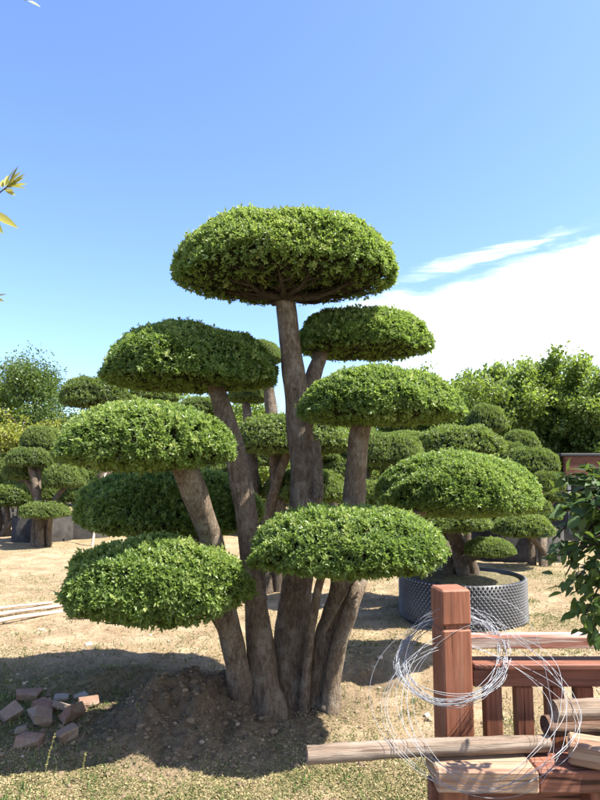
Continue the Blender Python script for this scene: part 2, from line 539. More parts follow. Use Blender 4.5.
# ground: sandy soil, damp dug earth with tree shade painted in, greenish patches
m, nt, out = new_mat('nursery_soil')
ob = mapped(nt)
nbig = noise_n(nt, 0.55, 5, 0.6, ob, 0.4)
nmid = noise_n(nt, 3.2, 6, 0.68, ob, 0.3)
nfine = noise_n(nt, 26, 6, 0.72, ob)
nvf = noise_n(nt, 110, 4, 0.7, ob)
sand = ramp(nt, [(0.30, (0.205, 0.145, 0.085)), (0.5, (0.31, 0.228, 0.138)), (0.68, (0.42, 0.33, 0.215))], nmid.outputs[0])
s2 = mixc(nt, sand.outputs[0], nfine.outputs[0], 0.45, 'OVERLAY')
s2 = mixc(nt, s2, nvf.outputs[0], 0.35, 'OVERLAY')
earth_shade = nt.nodes.new('ShaderNodeAttribute'); earth_shade.attribute_name = 'tone'
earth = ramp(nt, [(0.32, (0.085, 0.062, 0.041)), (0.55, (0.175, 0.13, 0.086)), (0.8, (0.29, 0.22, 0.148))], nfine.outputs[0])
s3 = mixc(nt, s2, earth.outputs[0], earth_shade.outputs['Fac'])
gm = nt.nodes.new('ShaderNodeAttribute'); gm.attribute_name = 'green'
gcol = ramp(nt, [(0.35, (0.13, 0.115, 0.055)), (0.65, (0.29, 0.24, 0.13))], nfine.outputs[0])
s4 = mixc(nt, s3, gcol.outputs[0], gm.outputs['Fac'])
ad = nt.nodes.new('ShaderNodeMath'); ad.operation = 'MULTIPLY_ADD'; ad.inputs[1].default_value = 0.35
nt.links.new(nvf.outputs[0], ad.inputs[0]); nt.links.new(nfine.outputs[0], ad.inputs[2])
principled(nt, out, s4, 0.95, 0.08, ad.outputs[0], 0.9, 0.03)
MAT['ground'] = m

# ------------------------------------------------------------------ world and sun
SUN_EL, SUN_AZ = R(57), R(-15)                     # from the right, a little behind the camera
sun_dir = Vector((math.cos(SUN_AZ) * math.cos(SUN_EL), math.sin(SUN_AZ) * math.cos(SUN_EL), math.sin(SUN_EL)))
sd = bpy.data.lights.new('sun', 'SUN')
sd.energy = 4.6; sd.angle = R(0.55); sd.color = (1.0, 0.94, 0.84)
so = bpy.data.objects.new('sun', sd)
so.rotation_euler = (-sun_dir).to_track_quat('-Z', 'Y').to_euler()
so.location = sun_dir * 30
col.objects.link(so)
w = bpy.data.worlds.new('World')
scene.world = w
w.use_nodes = True
nt = w.node_tree
for n in list(nt.nodes): nt.nodes.remove(n)
wo = nt.nodes.new('ShaderNodeOutputWorld')
bg = nt.nodes.new('ShaderNodeBackground')
sky = nt.nodes.new('ShaderNodeTexSky')
sky.sky_type = 'NISHITA'
sky.sun_disc = False
sky.sun_elevation = SUN_EL
sky.sun_rotation = math.atan2(sun_dir.x, sun_dir.y)
sky.altitude = 50
sky.air_density = 1.0; sky.dust_density = 1.1; sky.ozone_density = 2.2
tc = nt.nodes.new('ShaderNodeTexCoord')


def vmath(op, a, b=None):
    n = nt.nodes.new('ShaderNodeVectorMath'); n.operation = op
    for i, v in enumerate((a, b)):
        if v is None: continue
        if hasattr(v, 'is_output'): nt.links.new(v, n.inputs[i])
        else: n.inputs[i].default_value = v
    return n


def fmath(op, a, b=0.0, clamp=False):
    n = nt.nodes.new('ShaderNodeMath'); n.operation = op; n.use_clamp = clamp
    for i, v in enumerate((a, b)):
        if hasattr(v, 'is_output'): nt.links.new(v, n.inputs[i])
        else: n.inputs[i].default_value = v
    return n.outputs[0]


def smooth(x, lo, hi):
    n = nt.nodes.new('ShaderNodeMapRange'); n.interpolation_type = 'SMOOTHSTEP'
    nt.links.new(x, n.inputs[0]); n.inputs[1].default_value = lo; n.inputs[2].default_value = hi
    return n.outputs[0]


# a bank of bright cloud low in the sky to the right, in sky directions (azimuth, elevation)
sx = nt.nodes.new('ShaderNodeSeparateXYZ'); nt.links.new(tc.outputs['Generated'], sx.inputs[0])
az = fmath('ARCTAN2', sx.outputs[0], sx.outputs[1])
el = fmath('ARCSINE', sx.outputs[2])
cb = nt.nodes.new('ShaderNodeCombineXYZ')
nt.links.new(az, cb.inputs[0]); nt.links.new(el, cb.inputs[1])
mp = nt.nodes.new('ShaderNodeMapping'); mp.inputs['Scale'].default_value = (5.0, 17.0, 1); mp.inputs['Rotation'].default_value = (0, 0, R(-7)); mp.inputs['Location'].default_value = (1.3, 0.4, 0)
nt.links.new(cb.outputs[0], mp.inputs['Vector'])
cn = noise_n(nt, 1.0, 7, 0.6, mp.outputs['Vector'], 0.5)
mp2 = nt.nodes.new('ShaderNodeMapping'); mp2.inputs['Scale'].default_value = (4.0, 34.0, 1); mp2.inputs['Rotation'].default_value = (0, 0, R(-9))
nt.links.new(cb.outputs[0], mp2.inputs['Vector'])
cn2 = noise_n(nt, 1.0, 6, 0.6, mp2.outputs['Vector'], 0.8)
# upper edge rises to the right
edge = fmath('ADD', fmath('MULTIPLY', fmath('SUBTRACT', az, 0.165), 0.17), 0.292)
d_top = fmath('SUBTRACT', edge, el)
dn = fmath('ADD', d_top, fmath('MULTIPLY', fmath('SUBTRACT', cn.outputs[0], 0.5), 0.15))
body = fmath('MULTIPLY', smooth(dn, -0.012, 0.045), smooth(fmath('ADD', fmath('ADD', az, fmath('MULTIPLY', fmath('SUBTRACT', el, 0.2), 0.5)), fmath('MULTIPLY', fmath('SUBTRACT', cn.outputs[0], 0.5), 0.25)), 0.04, 0.19))
body = fmath('MULTIPLY', body, smooth(fmath('ADD', el, fmath('MULTIPLY', fmath('SUBTRACT', cn.outputs[0], 0.5), 0.12)), 0.10, 0.19))
wd = fmath('ABSOLUTE', fmath('ADD', fmath('ADD', d_top, 0.020), fmath('MULTIPLY', fmath('SUBTRACT', cn.outputs[0], 0.5), 0.06)))
wisp = fmath('MULTIPLY', fmath('MULTIPLY', smooth(wd, 0.012, 0.0), smooth(cn2.outputs[0], 0.34, 0.58)), fmath('MULTIPLY', smooth(az, 0.15, 0.24), smooth(az, 0.50, 0.34)))
body = fmath('MULTIPLY', body, fmath('ADD', 0.62, fmath('MULTIPLY', smooth(cn2.outputs[0], 0.30, 0.62), 0.38)))
cloud = fmath('MAXIMUM', body, fmath('MULTIPLY', wisp, 0.75), True)
skc = mixc(nt, sky.outputs[0], (0.86, 0.95, 1.20), 1.0, 'MULTIPLY')
cmix = mixc(nt, skc, (6.6, 6.8, 7.1), cloud)
nt.links.new(cmix, bg.inputs['Color'])
bg.inputs['Strength'].default_value = 0.092
nt.links.new(bg.outputs[0], wo.inputs['Surface'])
scene.view_settings.view_transform = 'Standard'
scene.view_settings.look = 'None'
scene.view_settings.gamma = 1
scene.view_settings.use_curve_mapping = False
scene.view_settings.exposure = 1.75

# ------------------------------------------------------------------ ground
def axis(lo, hi, n, c, k):
    t = np.linspace(-1, 1, n)
    s = np.sinh(t * k)
    neg = c - (c - lo) * (-s / math.sinh(k)); pos = c + (hi - c) * (s / math.sinh(k))
    return np.where(t < 0, neg, pos)


gx = axis(-400, 400, 520, 0.0, 8.2)
gy = axis(-60, 900, 640, 3.9, 8.4)
X, Yg = np.meshgrid(gx, gy)
Z = gz(X, Yg)
V = np.stack([X, Yg, Z], -1).reshape(-1, 3)
ny, nx = X.shape
i = np.arange(ny - 1)[:, None]; j = np.arange(nx - 1)[None, :]
F = np.stack([i * nx + j, i * nx + j + 1, (i + 1) * nx + j + 1, (i + 1) * nx + j], -1).reshape(-1, 4)
def earth_shade_map(X, Y):  # dug earth, plus soil painted darker where the tree's shadow falls
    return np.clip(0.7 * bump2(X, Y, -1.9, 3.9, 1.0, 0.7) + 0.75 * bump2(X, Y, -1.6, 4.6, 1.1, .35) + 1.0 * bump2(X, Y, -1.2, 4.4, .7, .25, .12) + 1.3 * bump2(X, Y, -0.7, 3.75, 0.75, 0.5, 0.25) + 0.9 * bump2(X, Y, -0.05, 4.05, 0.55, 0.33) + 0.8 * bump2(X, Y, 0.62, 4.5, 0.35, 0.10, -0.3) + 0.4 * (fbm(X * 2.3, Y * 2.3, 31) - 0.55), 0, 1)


def greenmap(X, Y):
    n = fbm(X * 1.1 + 7, Y * 1.1, 41, 4)
    n2 = fbm(X * 4, Y * 4, 47, 3)
    g = np.clip((n - 0.50) * 4, 0, 1) * 0.5 + np.clip((n2 - 0.55) * 4, 0, 1) * 0.25
    front = np.clip((3.55 + 0.25 * (n2 - 0.5) + 0.1 * X - Y) / 0.35, 0, 1) * np.clip(0.35 + 2.2 * (fbm(X * 5 + 3, Y * 5, 57, 3) - 0.36), 0.25, 1)
    left = 0.9 * bump2(X, Y, -1.9, 4.05, 1.0, 0.85)
    right = 0.45 * np.clip((X - 0.5) / 0.5, 0, 1) * np.clip((Y - 4.5) / 2, 0, 1) * np.clip((n2 - 0.3) * 2.5, 0, 1)
    heap = np.clip(1.25 * bump2(X, Y, -0.7, 3.75, 0.55, 0.42, 0.3) + bump2(X, Y, 0, 4.05, 0.35, 0.25), 0, 1)
    sandy = 0.85 * bump2(X, Y, -1.5, 5.9, 1.9, 0.9)
    return np.clip((g + front + left + right) * (1 - heap) * (1 - sandy), 0, 1)


ms = Mesh()
ms.add(V, F, earth_shade_map(X, Yg).ravel(), 0, True)
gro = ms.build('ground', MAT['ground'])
at_ = gro.data.attributes.new('green', 'FLOAT', 'POINT')
at_.data.foreach_set('value', np.clip(greenmap(X, Yg) * 0.9, 0, 1).ravel().astype(np.float32))
tag(gro, 'dry sandy nursery soil with a dug heap of brown earth', 'ground', kind='structure')

# ------------------------------------------------------------------ scattered ground cover (nobody could count it)
def cam_scatter(n, ylo, yhi, pw=1.0):
    """random ground points inside a widened view wedge"""
    u = rng.random(n)
    Y = ylo * (yhi / ylo) ** (u ** pw)
    X_ = (rng.random(n) * 1.5 - 0.75) * (Y * 0.62 / 0.75 + 0.3)
    return X_, Y


ms = Mesh()
x, y = cam_scatter(560000, 2.3, 9.0, 1.25)
g = greenmap(x, y)
keep = rng.random(len(x)) < (0.04 + 0.96 * g) * np.clip(1.25 - 0.08 * (y - 3), 0.3, 1)
x, y, g = x[keep], y[keep], g[keep]
n = len(x)
a = rng.random(n) * 2 * math.pi
tilt = rng.random(n) * 0.9
D = np.stack([np.cos(a) * np.cos(tilt), np.sin(a) * np.cos(tilt), np.sin(tilt)], -1)
N = norm(np.stack([rng.normal(0, .45, n), rng.normal(0, .45, n), np.ones(n)], -1))
Lf = rng.uniform(0.006, 0.016, n) * np.where(y > 5, 1.5, 1.0)
pn = fbm(x * 4.5, y * 4.5, 71, 3)
shade_green = 0.42 * bump2(x, y, -1.8, 4.0, 1.1, 0.6)  # litter tone darkened to deepen the tree's ground shadow
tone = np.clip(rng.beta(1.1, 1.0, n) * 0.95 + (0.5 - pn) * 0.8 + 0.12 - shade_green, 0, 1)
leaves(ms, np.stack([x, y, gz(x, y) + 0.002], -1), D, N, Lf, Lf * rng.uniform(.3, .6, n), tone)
tag(ms.build('leaf_litter', MAT['litter']), 'mat of dry straw coloured and green low leaves on the soil', 'ground cover', kind='stuff')

ms = Mesh()
x, y = cam_scatter(26000, 2.4, 12.0)
cl = fbm(x * 3.1 + 9, y * 3.1, 83, 3)
keep = (cl > 0.60) & (rng.random(len(x)) < (0.15 + 0.4 * greenmap(x, y)) * np.where(y < 3.6, .45, 1.0))
x, y = x[keep], y[keep]
n = len(x)
for q in range(3):
    a = rng.random(n) * 2 * math.pi; tl = rng.uniform(.5, 1.4, n)
    D = np.stack([np.cos(a) * np.cos(tl), np.sin(a) * np.cos(tl), np.sin(tl)], -1)
    N = norm(np.cross(D, np.stack([np.sin(a), -np.cos(a), rng.normal(0, .3, n)], -1)))
    Lf = rng.uniform(0.02, 0.055, n)
    leaves(ms, np.stack([x + rng.normal(0, .008, n), y + rng.normal(0, .008, n), gz(x, y)], -1), D, N, Lf, rng.uniform(.003, .006, n), np.clip(rng.beta(1.6, 1.2, n), 0, 1), droop=0.3)
tag(ms.build('grass', MAT['grass']), 'thin tufts of short grass scattered over the soil', 'grass', kind='stuff')


def clod(ms, p, r, seed, tone):
    rr = random.Random(seed)
    V = []
    n1, n2 = 7, 5
    for a in range(n2):
        ph = math.pi * a / (n2 - 1)
        for b in range(n1):
            th = 2 * math.pi * b / n1
            k = r * rr.uniform(.72, 1.15)
            V.append((p[0] + k * math.sin(ph) * math.cos(th), p[1] + k * math.sin(ph) * math.sin(th) * .9, p[2] + k * .65 * math.cos(ph)))
    F = []
    for a in range(n2 - 1):
        for b in range(n1):
            F.append((a * n1 + b, (a + 1) * n1 + b, (a + 1) * n1 + (b + 1) % n1, a * n1 + (b + 1) % n1))
    ms.add(V, F, tone, 0, False)


ms = Mesh()
for k in range(4200):
    if k < 2600:
        x_ = random.gauss(-0.66, 0.48); y_ = random.gauss(3.74, 0.36)
        r_ = min(0.035, 0.005 * math.exp(random.gauss(0.15, 0.6)))
        tn = random.uniform(0, 0.38)
    else:
        y_ = 3.3 * (9 / 3.3) ** random.random(); x_ = random.uniform(-.6, .6) * y_
        r_ = min(0.04, 0.006 * math.exp(random.gauss(0.1, 0.6)))
        tn = random.uniform(0.3, 1)
    clod(ms, (x_, y_, gzf(x_, y_) + r_ * 0.2), r_, k, tn)
tag(ms.build('soil_clods', MAT['clod']), 'loose clods and crumbs of dry earth on the ground', 'soil clods', kind='stuff')


# ------------------------------------------------------------------ foliage pads
def pad_surface(rx, ry, ht, hb, e=0.72, lump=0.05, seed=0, nu=72, nv=36, concave=0.0):
    """grid of a clipped cushion: flat-bottomed superellipsoid with a gently uneven surface"""
    th = np.linspace(0, 2 * math.pi, nu, endpoint=False)
    ph = np.linspace(-math.pi / 2, math.pi / 2, nv)
    T, Pp = np.meshgrid(th, ph)
    c = np.abs(np.cos(Pp)) ** e
    s = np.sign(np.sin(Pp)) * np.abs(np.sin(Pp)) ** 0.95
    rl = 1 + lump * (2.2 * (vnoise(np.cos(T) * 1.7 + seed * 5.3 + 40, np.sin(T) * 1.7 + Pp * 1.1 + 40, seed) - 0.5) + 1.5 * (vnoise(np.cos(T) * 4 + 40 + seed, np.sin(T) * 4 + Pp * 3 + 40, seed + 3) - 0.5))
    x = rx * c * np.cos(T) * rl
    y = ry * c * np.sin(T) * rl
    z = np.where(s > 0, ht * s, hb * s * (1 - concave * (1 - c ** 2)))
    z = z * (1 + lump * (2.0 * (vnoise(x / rx * 2.4 + 30 + seed, y / ry * 2.4 + 30, seed + 7) - 0.5) + 1.6 * (vnoise(x / rx * 5.5 + 30 + seed, y / ry * 5.5 + 30, seed + 8) - 0.5)))
    return np.stack([x, y, z], -1)


def sample_surface(G, n, wt=None):
    nv, nu = G.shape[:2]
    i = np.arange(nv - 1)[:, None]; j = np.arange(nu)[None, :]; j2 = (j + 1) % nu
    A = G[i, j].reshape(-1, 3); B = G[i, j2].reshape(-1, 3); C = G[i + 1, j2].reshape(-1, 3); D = G[i + 1, j].reshape(-1, 3)
    NN = np.cross(C - A, D - B)
    area = np.linalg.norm(NN, axis=1) * 0.5
    NN = norm(NN)
    pr = area.copy()
    if wt is not None: pr = pr * wt(NN)
    tot = area.sum()
    pr /= pr.sum()
    k = rng.choice(len(pr), n, p=pr)
    u = rng.random((n, 1)); v = rng.random((n, 1))
    P = (A[k] * (1 - u) + B[k] * u) * (1 - v) + (D[k] * (1 - u) + C[k] * u) * v
    return P, NN[k], tot


def fill_pad(ms, rx, ry, ht, hb, dens, lsize, seed, e=0.72, lump=0.05, concave=0.0, tone0=0.42, spr=0.03, core=0.86, bottom=0.45, off=(0, 0, 0)):
    G = pad_surface(rx, ry, ht, hb, e, lump, seed, concave=concave)
    _, _, area = sample_surface(G, 4)
    # shoots: each a small whorl of leaves round an outward axis
    per = 8
    n = max(20, int(area * dens / per))
    C, N, _ = sample_surface(G, n, lambda q: np.where(q[:, 2] < (-0.55 if bottom > .2 else -.15), bottom, 1.0))
    q = lsize / 0.03
    dep = np.abs(rng.normal(0, 0.016, n)) * q + 0.03 * q * np.clip(vnoise(C[:, 0] * 13 + 60 + seed, C[:, 1] * 13 + 60 + C[:, 2] * 9, seed + 31) - .45, 0, 1)
    shoot = rng.random(n) < spr
    dep = np.where(shoot, -rng.random(n) * 0.022 * q, dep)
    ax = norm(N + rng.normal(0, .38, (n, 3)) + np.array([0, 0, .30]))
    ln = fbm(C[:, 0] * 3.4 + 50 + seed, C[:, 1] * 3.4 + 50 + C[:, 2] * 2, seed + 20, 3)
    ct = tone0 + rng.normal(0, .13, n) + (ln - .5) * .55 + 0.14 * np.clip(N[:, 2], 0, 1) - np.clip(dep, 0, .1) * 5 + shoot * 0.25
    C = C - N * dep[:, None]
    ix = np.repeat(np.arange(n), per)
    m_ = len(ix)
    u = norm(np.cross(ax, rng.normal(0, 1, (n, 3)))); v = np.cross(ax, u)
    an = np.tile(np.arange(per) * 2.4, n) + rng.normal(0, .35, m_)
    lev = np.tile(np.linspace(0, 1, per), n)
    rad = u[ix] * np.cos(an)[:, None] + v[ix] * np.sin(an)[:, None]
    L = lsize * rng.uniform(.7, 1.3, m_) * (1.05 - .35 * lev)
    D = norm(rad * (1.0 - .45 * lev)[:, None] + ax[ix] * (.25 + .75 * lev)[:, None] + rng.normal(0, .16, (m_, 3)))
    LN = norm(ax[ix] * .9 - rad * .35 + rng.normal(0, .28, (m_, 3)) + np.array([0, 0, .22]))
    P = C[ix] + ax[ix] * ((lev - 1.0) * lsize * .9)[:, None] + rad * (lsize * .06)
    tone = np.clip(ct[ix] + rng.normal(0, .10, m_) + (lev - .5) * .22, 0, 1)
    o = np.array(off)
    leaves(ms, P + o, D, LN, L, L * rng.uniform(.42, .60, m_), tone, fold=.3, droop=.18)
    if core:  # added opaque core, stops light passing through the leaf shell
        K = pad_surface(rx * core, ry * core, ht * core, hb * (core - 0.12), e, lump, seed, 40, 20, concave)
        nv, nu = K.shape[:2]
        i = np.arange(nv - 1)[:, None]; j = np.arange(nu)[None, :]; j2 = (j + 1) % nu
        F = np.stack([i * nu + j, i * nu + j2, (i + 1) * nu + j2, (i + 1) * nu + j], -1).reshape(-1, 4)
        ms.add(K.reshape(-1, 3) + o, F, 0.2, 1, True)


def pad_twigs(ms, c, rx, ry, hb, start, n=9, seed=0, thick=0.02, fine=110):
    """limbs fanning out under the cushion from the end of the stem, with fine twigs between"""
    rr = random.Random(seed)
    c = Vector(c); s = Vector(start)
    for k in range(n):
        a = 2 * math.pi * (k + rr.uniform(-.3, .3)) / n
        rad = rr.uniform(.55, .76)
        e = c + Vector((rx * rad * math.cos(a), ry * rad * math.sin(a), -hb * rr.uniform(.35, .75)))
        e.z = c.z - hb * math.sqrt(1 - rad * rad) * rr.uniform(.6, 1.0)
        mid = s.lerp(e, .5) + Vector((rr.uniform(-.05, .05), rr.uniform(-.05, .05), rr.uniform(-.04, .0)))
        P, _ = ms.tube([s, s.lerp(mid, .5) + Vector((0, 0, rr.uniform(-.015, .02))), mid, e], [thick, thick * .8, thick * .55, thick * .2], 6, sub=5, rough=.25, seed=seed + k)
        for q in range(4):
            b = Vector(P[rr.randrange(5, len(P) - 2)])
            a2 = a + rr.uniform(-1.0, 1.0)
            e2 = b + Vector((math.cos(a2) * rx * .22, math.sin(a2) * ry * .22, rr.uniform(.01, .06)))
            ms.tube([b, b.lerp(e2, .5) + Vector((0, 0, rr.uniform(-.02, .02))), e2], [thick * .35, thick * .25, thick * .1], 5, sub=3)
    for k in range(fine):
        a = rr.uniform(0, 2 * math.pi); rad = math.sqrt(rr.uniform(.06, .62))
        b = c + Vector((rx * rad * math.cos(a), ry * rad * math.sin(a), -hb * math.sqrt(1 - rad * rad) * rr.uniform(.6, 1.02)))
        a2 = a + rr.uniform(-1.3, 1.3); l = rr.uniform(.05, .13)
        e2 = b + Vector((math.cos(a2) * l, math.sin(a2) * l, rr.uniform(.0, .05)))
        ms.tube([b, e2], [.0032, .0018], 4, cap=False)


def project(P):
    y = P[..., 1]; z = P[..., 2] - EYE
    d = y * cp + z * sp
    return 300 + 600 * P[..., 0] / d, 400 - 600 * (-y * sp + z * cp) / d


def pad_box(x0, x1, y0, y1, Y, ryk=0.9, kb=.25, e=.66, lump=.07, seed=0, concave=.1, m=.012):
    """size and place of a cushion at distance Y whose outline is as wide and high as seen in the photograph"""
    cx = at((x0 + x1) / 2, (y0 + y1) / 2, Y).x
    rx = (x1 - x0) / 1200 * Y
    zt = at(300, y0, Y).z; zb = at(300, y1, Y).z
    for _ in range(14):
        zt = max(zt, zb + .22 * rx)
        H = zt - zb; zc = zb + H * kb
        G = pad_surface(rx, rx * ryk, zt - zc, zc - zb, e, lump, seed, 40, 24, concave) * (1 + m / rx) + np.array([cx, Y, zc])
        u, v = project(G)
        k = Y / 600
        w = (u.max() - u.min())
        rx *= (x1 - x0) / w
        cx += ((x0 + x1) / 2 - (u.max() + u.min()) / 2) * k
        zt += (v.min() - y0) * k * .7
        zb += (v.max() - y1) * k * .7
    zt = max(zt, zb + .22 * rx)
    return Vector((cx, Y, (zt + zb) / 2)), rx, rx * ryk, zt, zb


# ------------------------------------------------------------------ the main cloud-pruned tree
base = ground_pt(285, 712)
tree = empty('topiary_tree', (base.x, 4.0, gzf(base.x, 4.0)), 'tall multi-stemmed cloud-pruned tree with tiered leaf cushions on the earth heap', 'tree')


def stem(parent, pts, name='trunk', mat='bark', sides=20, sub=9, rough=.30, seed=0, flare=0, ground=False):
    """pts: (x pixel, y pixel, distance, width in pixels)"""
    P = [at(a, b, c) for a, b, c, d in pts]
    rad = [d / 2 / 600 * c * 1.0 for a, b, c, d in pts]
    if ground:
        p = P[0].copy(); g = gzf(p.x, p.y)
        P[0] = Vector((p.x, p.y, g + .01))
        P.insert(0, Vector((p.x - (P[1].x - p.x) * .1, p.y, g - .06))); rad.insert(0, rad[0] * 1.18)
    ms = Mesh()
    TP, TR = ms.tube(P, rad, sides, sub=sub, rough=rough, seed=seed)
    kr = random.Random(seed)
    for q in range(int(len(TP) / 14)):
        i_ = kr.randrange(len(TP) // 6, len(TP) - 6)
        a_ = kr.uniform(math.pi, 2 * math.pi)
        d_ = Vector((math.cos(a_), math.sin(a_), kr.uniform(.1, .5))).normalized()
        b_ = Vector(TP[i_]); r_ = TR[i_]
        s_ = kr.uniform(.18, .34) * r_
        ms.tube([b_ + d_ * r_ * .7, b_ + d_ * r_ * .98, b_ + d_ * (r_ * 1.10)], [s_ * 1.9, s_ * 1.35, s_ * .9], 9, rough=.2, seed=seed + q)
    return ms.build(name, MAT[mat], parent)


stem(tree, [(244, 712, 3.86, 27), (234, 650, 3.82, 23), (224, 600, 3.78, 21), (213, 545, 3.70, 22), (199, 505, 3.58, 23), (184, 466, 3.48, 24), (174, 448, 3.46, 18)], seed=1, ground=True)
stem(tree, [(268, 716, 3.86, 38), (264, 685, 3.87, 31), (261, 650, 3.90, 26), (256, 600, 3.95, 22), (248, 530, 4.0, 22), (241, 480, 4.05, 23), (229, 430, 4.1, 20), (218, 392, 4.15, 17), (210, 362, 4.15, 14)], seed=2, ground=True)
stem(tree, [(291, 706, 4.02, 38), (290, 650, 4.04, 31), (295, 600, 4.08, 30), (303, 530, 4.12, 31), (306, 480, 4.12, 30), (299, 420, 4.12, 26), (292, 360, 4.10, 23), (286, 305, 4.05, 20), (285, 276, 4.0, 16)], seed=3, ground=True)
stem(tree, [(304, 705, 3.88, 12), (308, 655, 3.88, 9), (316, 600, 3.86, 8), (322, 575, 3.78, 8), (332, 550, 3.62, 8)], seed=4, ground=True, sides=12)
stem(tree, [(315, 705, 3.97, 24), (322, 650, 3.97, 21), (338, 598, 3.97, 20), (352, 520, 3.9, 23), (356, 470, 3.85, 22), (360, 430, 3.8, 20), (366, 404, 3.75, 15)], seed=5, ground=True)
stem(tree, [(330, 704, 3.88, 20), (336, 655, 3.88, 16), (356, 595, 3.9, 14), (371, 558, 4.1, 13), (398, 525, 4.4, 12), (440, 500, 4.85, 9)], seed=6, ground=True, sides=14)
stem(tree, [(303, 440, 4.14, 15), (308, 402, 4.2, 17), (316, 368, 4.27, 16), (326, 340, 4.32, 12)], 'branch', seed=7, sides=14)
stem(tree, [(318, 498, 4.0, 11), (318, 470, 3.98, 10), (316, 441, 3.97, 8)], 'branch_stub', mat='stub', seed=8, sides=10)
stem(tree, [(226, 600, 3.85, 13), (206, 560, 4.05, 12), (186, 525, 4.3, 11), (168, 505, 4.42, 8)], 'branch', seed=9, sides=10)
stem(tree, [(234, 650, 3.84, 14), (216, 615, 3.7, 13), (190, 598, 3.52, 11), (160, 588, 3.42, 8)], 'branch', seed=10, sides=10)

# cushions: outline in the photograph, distance, depth ratio, boxiness, uneven, label, tone, below-part ratio, leaf size
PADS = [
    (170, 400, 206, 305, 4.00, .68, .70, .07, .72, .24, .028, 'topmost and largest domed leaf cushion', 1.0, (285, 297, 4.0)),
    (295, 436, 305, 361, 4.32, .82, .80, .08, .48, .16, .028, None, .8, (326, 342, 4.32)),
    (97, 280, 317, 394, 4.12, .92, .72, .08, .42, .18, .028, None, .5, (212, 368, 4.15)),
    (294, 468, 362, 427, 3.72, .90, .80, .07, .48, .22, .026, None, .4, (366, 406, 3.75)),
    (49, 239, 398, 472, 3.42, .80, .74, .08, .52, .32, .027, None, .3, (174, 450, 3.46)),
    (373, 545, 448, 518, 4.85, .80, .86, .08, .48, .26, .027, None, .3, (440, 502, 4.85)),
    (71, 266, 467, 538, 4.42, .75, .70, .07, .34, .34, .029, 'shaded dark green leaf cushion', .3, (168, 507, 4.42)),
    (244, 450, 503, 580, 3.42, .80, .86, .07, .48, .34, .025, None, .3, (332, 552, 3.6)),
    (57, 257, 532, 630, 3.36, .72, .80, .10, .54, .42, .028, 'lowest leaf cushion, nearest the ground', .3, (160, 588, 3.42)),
]
for k, (x0, x1, y0, y1, Y, ryk, e, lump, tone, kb, ls, lab, tw, st) in enumerate(PADS):
    c, rx, ry, zt, zb = pad_box(x0, x1, y0, y1, Y, ryk, kb, e, lump, 11 + k * 3, .35 if k < 3 else .1)
    H = zt - zb
    zc = zb + H * kb
    ms = Mesh()
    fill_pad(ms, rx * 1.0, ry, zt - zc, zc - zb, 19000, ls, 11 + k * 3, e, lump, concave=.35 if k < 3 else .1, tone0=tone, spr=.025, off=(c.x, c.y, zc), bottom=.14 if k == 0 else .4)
    po = ms.build('leaf_cushion', [MAT['leaf'], MAT['core']], tree)
    if lab: po['label'] = lab
    ms = Mesh()
    pad_twigs(ms, (c.x, c.y, zc), rx, ry, zc - zb, at(*st), n=11 if k == 0 else 7, seed=k, thick=.030 if k == 0 else .018, fine=380 if k == 0 else int(120 * tw) + 40)
    ms.build('twigs', MAT['twig'], po)

# ------------------------------------------------------------------ cloud-pruned trees behind
def unit_pad(seed, dens, ls, e=.66):
    ms = Mesh()
    fill_pad(ms, .6, .6, .30, .10, dens, ls, seed, e, .07, concave=.1, tone0=.46, spr=.02)
    me = ms.mesh('leaf_cushion')
    me.materials.append(MAT['leaf_far']); me.materials.append(MAT['core'])
    return me


UP = [unit_pad(101, 6000, .034, .72), unit_pad(117, 6000, .034, .62), unit_pad(131, 6000, .034, .8)]
UPN = [unit_pad(141, 11000, .025), unit_pad(153, 11000, .025, .62)]


def add_pad(root, c, rx, ry, zt, zb, meshes, k, name='leaf_cushion'):
    o = bpy.data.objects.new(name, meshes[k % len(meshes)])
    col.objects.link(o)
    o.parent = root
    H = zt - zb
    o.location = Vector((c.x, c.y, zb + H * .25)) - root.location
    o.scale = (rx / .6, ry / .6, H / .40)
    o.rotation_euler = (0, 0, 0)
    return o


def cloud_tree(bx, Y, pads, label, near=False, stems=None, z0=None, group='cloud-pruned trees in the nursery behind'):
    p = at(bx, 500, Y)
    g = gzf(p.x, Y) if z0 is None else z0
    root = empty('topiary_tree', (p.x, Y, g), label, 'tree', group)
    rr = random.Random(int(bx * 7 + Y * 13))
    for k, pd in enumerate(pads):
        x0, x1, y0, y1 = pd[:4]
        Yp = Y + (pd[4] if len(pd) > 4 else rr.uniform(-.35, .35))
        c, rx, ry, zt, zb = pad_box(x0, x1, y0, y1, Yp, .92, .25, .7, .05)
        add_pad(root, c, rx, ry, zt, zb, UPN if near else UP, k + int(bx))
        a = k * 2.4
        s = Vector((p.x + .10 * math.cos(a) * (1 + .25 * len(pads) * .3), Y + .10 * math.sin(a), g - .03))
        e = Vector((c.x + rr.uniform(-.25, .25) * rx, c.y, zb + (zt - zb) * .3))
        h_ = e.z - s.z; m1 = Vector((s.x + (e.x - s.x) * .16, s.y + (e.y - s.y) * .16, s.z + h_ * .4)); mid = Vector((s.x + (e.x - s.x) * .55, s.y + (e.y - s.y) * .55, s.z + h_ * .76))
        r0 = .045 + .012 * (e.z - g) + rr.uniform(0, .02)
        ms = Mesh()
        ms.tube([s, m1 + Vector((rr.uniform(-.02, .02), 0, 0)), mid, e], [r0 * 1.15, r0, r0 * .85, r0 * .6], 10, sub=6, rough=.25, seed=k)
        ms.build('trunk', MAT['bark_far'], root)
    return root


